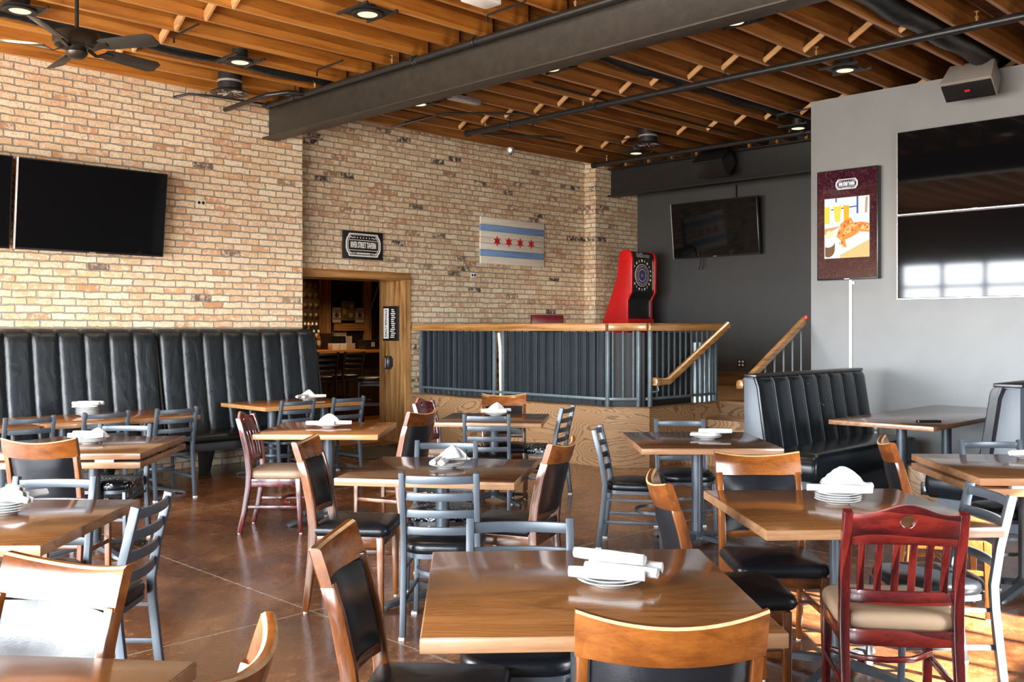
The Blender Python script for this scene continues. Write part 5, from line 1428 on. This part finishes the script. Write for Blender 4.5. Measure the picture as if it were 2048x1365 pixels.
# back-bar: posts, shelf board, tin panel
t = rthing('back_bar', 'dark wooden back-bar wall unit with posts and an oak shelf board', 'back bar', (11.5, YW, 0))
for px in (640, 652, 733): mk('post', MB().box(on(px, YW) - 11.5 - 0.09, -0.10, 0, on(px, YW) - 11.5 + 0.05, 0, BH), M['trimoak'], t)
mk('shelf_board', MB().box(on(664, YW) - 11.5, -0.07, 1.52, on(730, YW) - 11.5, 0, 1.67), M['railoak'], t)
mk('counter', MB().box(on(600, YW) - 11.5, -0.55, 0, on(735, YW) - 11.5, -0.11, 1.15), M['barwood'], t)
tp = rthing('tin_panel', 'bronze pressed-tin panel at the left of the bar opening', 'wall panel', (on(622, YW - 0.4), YW - 0.4, 1.5))
w = on(634, YW - 0.4) - on(600, YW - 0.4)
mk('sheet', MB().box(-w / 2, 0, 0, w / 2, 0.02, 1.25), M['bronze'], tp)
for i in range(3):
    for j in range(6):
        x, z = -w / 2 + w * (i + .5) / 3, 0.1 + 0.2 * j
        o = mk('pressed_square', MB().lathe([(0.07, 0.0), (0.05, 0.012), (0.02, 0.02), (0.0, 0.03)], 8), M['bronze'], tp, (x, 0, z)); o.rotation_euler = (pi / 2, 0, 0)
# bottles
bot = None
def bottle(x, y, z, mat, lab, s=1.0):
    t = rthing('bottle', lab, 'bottle', (x, y, z), 'bottles on the back bar')
    mk('glass_body', MB().lathe([(0.0, 0.0), (0.040 * s, 0.0), (0.042 * s, 0.01), (0.042 * s, 0.19 * s), (0.034 * s, 0.22 * s), (0.016 * s, 0.25 * s), (0.015 * s, 0.32 * s), (0.0, 0.32 * s)], 16), M[mat], t)
    mk('paper_label', MB().ring([(0.0425 * s, 0.05 * s), (0.0428 * s, 0.052 * s), (0.0428 * s, 0.14 * s), (0.0425 * s, 0.142 * s)], 16), M['paperdim'], t)
    mk('cap', MB().lathe([(0.017 * s, 0.30 * s), (0.017 * s, 0.345 * s), (0.0, 0.35 * s)], 12), M['paper'], t)
M['bgreen'] = plain('dark_glass', (0.012, 0.014, 0.016), 0.08, 0, 0.1); M['bblue'] = plain('blue_glass', (0.02, 0.06, 0.22), 0.08); M['bamber'] = plain('amber_glass', (0.16, 0.06, 0.012), 0.08)
YBt = YW - 0.40
for i, (px, z, mt) in enumerate(((610, 1.50, 'bgreen'), (617, 1.50, 'bgreen'), (625, 1.48, 'bgreen'), (630, 1.42, 'bgreen'), (638, 1.36, 'bamber'))):
    pass
bt = rthing('bottle_shelf', 'stepped dark shelf carrying the bottles in the bar', 'shelf', (on(620, YBt), YBt - 0.1, 1.15))
for i in range(3):
    mk('step', MB().box(-0.6, -0.18 + 0.14 * i, -0.05, 0.55, -0.04 + 0.14 * i, 0.04 + 0.14 * i), M['barwood'], bt)
n = 0
pos = ['first', 'second', 'third', 'fourth', 'fifth']
for row, (dy, z, pxs) in enumerate(((-0.22, 1.19, (612, 620, 628, 637)), (-0.08, 1.33, (610, 617, 625, 633)), (0.06, 1.47, (609, 616, 624)))):
    for i, px in enumerate(pxs):
        Y = YBt - 0.1 + dy + 0.05 + 0.06
        bottle(on(px, Y), Y, z + 0.001, ('bgreen', 'bblue', 'bgreen', 'bamber', 'bgreen')[(i + row * 2) % 5], '%s bottle from the left on the %s step of the bar shelf' % (pos[i], ('lowest', 'middle', 'top')[row]))
# posters
def poster(label, px0, px1, z0, z1, mat, lines, Y=None):
    Y = YW - 0.10 if Y is None else Y
    x0, x1 = on(px0, Y), on(px1, Y); t = rthing('poster', label, 'poster', ((x0 + x1) / 2, Y, z0)); w = x1 - x0
    mk('sheet', MB().box(-w / 2, 0, 0, w / 2, 0.012, z1 - z0), M[mat], t)
    m = MB()
    for s, sz, zz in lines: m.merge(lettering(s, sz, 0, -0.003, zz, 0.7))
    if lines: mk('print', m, M['black'], t, smooth=False)
    return t, w
d_ = YW / S2 / 1.17
zz = lambda py: 1.55 + (659 - py) / 1940.0 * 19.7
M['postergreen'] = plain('poster_olive', (0.17, 0.14, 0.035), 0.6, 0, 0.3, 12)
for lab, a, b in (('white vodka poster left of the olive poster in the bar', 665, 682), ('white vodka poster right of the olive poster in the bar', 711, 728)):
    t, w = poster(lab, a, b, zz(646), zz(616), 'paperdim', [("Tito's", 0.13, 0.245), ('Handmade', 0.06, 0.085)])
    mk('seal', MB().lathe([(0.0, 0), (0.05, 0), (0.0, 0.004)], 18), M['dartred2'], t, (0, -0.004, 0.155)).rotation_euler = (pi / 2, 0, 0)
t, w = poster('olive poster with pale discs between the two white posters', 683, 709, zz(641), zz(602), 'postergreen', [('VODKA', 0.11, 0.05), ('CITRUS', 0.05, 0.25)], YW - 0.08)
M['pale'] = plain('pale_yellow', (0.40, 0.36, 0.14), 0.6)
for x, z in ((0.08, 0.30), (-0.09, 0.18), (0.07, 0.10)):
    mk('disc', MB().lathe([(0.0, 0), (0.05, 0), (0.0, 0.004)], 18), M['pale'], t, (x, -0.004, z)).rotation_euler = (pi / 2, 0, 0)
for i, (a, b) in enumerate(((665, 671), (672, 682), (683, 693))):
    poster('small white card under the shelf board, %s of three' % ('first', 'second', 'third')[i], a, b, zz(673), zz(662), 'paperdim', [('~', 0.10, 0.06)], YW - 0.02)
# front counter along the stools
CY = 14.0
t = rthing('bar_counter', 'long orange-topped bar counter behind the stools', 'bar counter', (10.2, CY, 0))
mk('counter_top', MB().box(on(600, CY) - 10.2 - 0.4, -0.2, 1.14, on(770, CY) - 10.2 + 0.8, 0.45, 1.19), M['bartop'], t, bevel=0.006)
mk('counter_front', MB().box(on(600, CY) - 10.2 - 0.4, 0.05, 0, on(770, CY) - 10.2 + 0.8, 0.40, 1.14), M['barwood'], t)
def caddy(px, lab, mats, w=0.16):
    t = rthing('napkin_caddy', lab, 'caddy', (on(px, CY), CY - 0.02, 1.191), 'caddies on the bar counter')
    mk('box', MB().box(-w / 2, -0.07, 0, w / 2, 0.07, 0.115), M[mats[0]], t, bevel=0.003)
    for i in range(4): mk('straw', MB().bar([(-0.05 + 0.03 * i, 0, 0.1), (-0.06 + 0.035 * i, 0.0, 0.24)], 0.02, 0.02, (0, 1, 0)), M[mats[1]], t)
caddy(667, 'white napkin caddy on the bar counter, the left one', ('paper', 'black')); caddy(680, 'white napkin caddy on the bar counter, the middle one', ('paper', 'black')); caddy(697, 'white napkin caddy on the bar counter, the right one', ('paperdim', 'paperdim'))
t = rthing('bar_register', 'black box with pale slips standing at the right on the bar counter', 'box', (on(742, CY), CY + 0.05, 1.191))
mk('case', MB().box(-0.16, -0.12, 0, 0.16, 0.12, 0.17), M['bezel'], t, bevel=0.004); mk('slips', MB().box(-0.05, -0.123, 0.05, 0.03, -0.119, 0.13), M['paperdim'], t)
# tall ladder-back stools
st = gray_chair('bar_stool', 'gray tall ladder-back stool just inside the bar opening', 'vinyl', 0.78, 1.19, stool=True)
st['group'] = 'tall stools at the bar'
q = on(741, 12.3); p = R(q, 12.3); st.location = (p.x, p.y, 0); st.rotation_euler = (0, 0, radians(100))
sb = gray_chair('bar_stool', 'black tall stool at the bar counter, leftmost one', 'vinyl', 0.78, 1.19, stool='black')
sb['group'] = 'tall stools at the bar'
p = R(on(637, 13.1), 13.1); sb.location = (p.x, p.y, 0); sb.rotation_euler = (0, 0, RA)
p = R(on(690, 13.3), 13.3); dup(sb, (p.x, p.y, 0), RA, 'black tall stool at the bar counter, nearer the gray stool')
# bright rod beyond
t = mk('cue_stick', MB().tube([R(on(759, 16.2), 16.2, 2.52), R(on(740, 16.2), 16.2, 1.93)], 0.016, 8), M['silver'])
tag(t, 'slanting pale rod against the dark wall in the bar', 'rod')
# ------------------------------------------------------------------ daylight, lamps, camera
W = bpy.data.worlds.new('World'); SC.world = W; W.use_nodes = True
nt = W.node_tree; bg = nt.nodes['Background']
tc = nt.nodes.new('ShaderNodeTexCoord'); sp = nt.nodes.new('ShaderNodeSeparateXYZ'); nt.links.new(tc.outputs['Generated'], sp.inputs[0])
cr = nt.nodes.new('ShaderNodeValToRGB'); mp = nt.nodes.new('ShaderNodeMapRange')
nt.links.new(sp.outputs[2], mp.inputs[0]); mp.inputs[1].default_value = -1; mp.inputs[2].default_value = 1
nt.links.new(mp.outputs[0], cr.inputs[0]); e = cr.color_ramp.elements
e[0].position = 0.47; e[0].color = (0.50, 0.45, 0.40, 1); e[1].position = 0.53; e[1].color = (0.86, 0.93, 1.0, 1)
nt.links.new(cr.outputs[0], bg.inputs[0]); bg.inputs[1].default_value = WORLD
def portal(name, loc, rot, sx, sy):
    l = bpy.data.lights.new(name, 'AREA'); l.shape = 'RECTANGLE'; l.size = sx; l.size_y = sy
    l.cycles.is_portal = True
    o = bpy.data.objects.new(name, l); COL.objects.link(o); o.location = loc; o.rotation_euler = rot
# the lamp's -Z looks into the room
from mathutils import Euler
def aim(loc, d, up):
    z = -Vector(d).normalized(); x = Vector(up).cross(z).normalized(); y = z.cross(x)
    return Matrix(((x.x, y.x, z.x), (x.y, y.y, z.y), (x.z, y.z, z.z))).to_euler()
for i, (y0, y1) in enumerate(((-0.6, 1.55), (1.9, 5.7), (6.05, 9.85))):
    portal('window_daylight', R(XW - 0.16, (y0 + y1) / 2, 1.735), aim(None, R(1, 0), (0, 0, 1)), y1 - y0, 2.77)
portal('window_daylight', R((WX0 + WX1) / 2, -2.76, 1.7), aim(None, R(0, 1), (0, 0, 1)), WX1 - WX0, 2.7)
sun = bpy.data.lights.new('sun', 'SUN'); sun.energy = SUN; sun.angle = radians(0.8); sun.color = (1.0, 0.95, 0.87)
so = bpy.data.objects.new('sun', sun); COL.objects.link(so)
el = radians(27); dr = R(-0.02, 1); so.rotation_euler = aim(None, Vector((dr.x * cos(el), dr.y * cos(el), -sin(el))), (0, 0, 1)); so.location = R(5, -6, 6)
# warm downlights in the ceiling lights, and unseen lamps added to light the bar
def spot(loc, power, col=(1.0, 0.78, 0.5), size=radians(110)):
    l = bpy.data.lights.new('downlight', 'SPOT'); l.energy = power; l.color = col; l.spot_size = size; l.spot_blend = 0.6; l.shadow_soft_size = 0.08
    o = bpy.data.objects.new('downlight', l); COL.objects.link(o); o.location = loc
for o in list(SC.objects):
    if o.type == 'EMPTY' and o.name.startswith('recessed_light'):
        spot((o.location.x, o.location.y, o.location.z - 0.02), CAN)
for x, y in ((9.0, 12.2), (11.0, 14.4), (9.6, 15.4)):
    spot(R(x, y, BH - 0.06), BARL, (1.0, 0.66, 0.34), radians(130))

cam = bpy.data.cameras.new('Camera'); co = bpy.data.objects.new('Camera', cam); COL.objects.link(co)
cam.sensor_fit = 'HORIZONTAL'; cam.sensor_width = 36; cam.lens = 1940 / 2048 * 36
cam.shift_y = -(682.5 - 659) / 2048; cam.clip_start = 0.05
co.location = (0, 0, 1.55); co.rotation_euler = (pi / 2, 0, 0)
SC.camera = co
vs = SC.view_settings; vs.view_transform = 'Standard'; vs.look = 'None'; vs.gamma = 1.0; vs.use_curve_mapping = False; vs.exposure = EXPO
SC.cycles.use_denoising = True
SC.cycles.max_bounces = 8; SC.cycles.diffuse_bounces = 5; SC.cycles.glossy_bounces = 4
SC.cycles.sample_clamp_indirect = 6.0
SC.cycles.caustics_reflective = False; SC.cycles.caustics_refractive = False
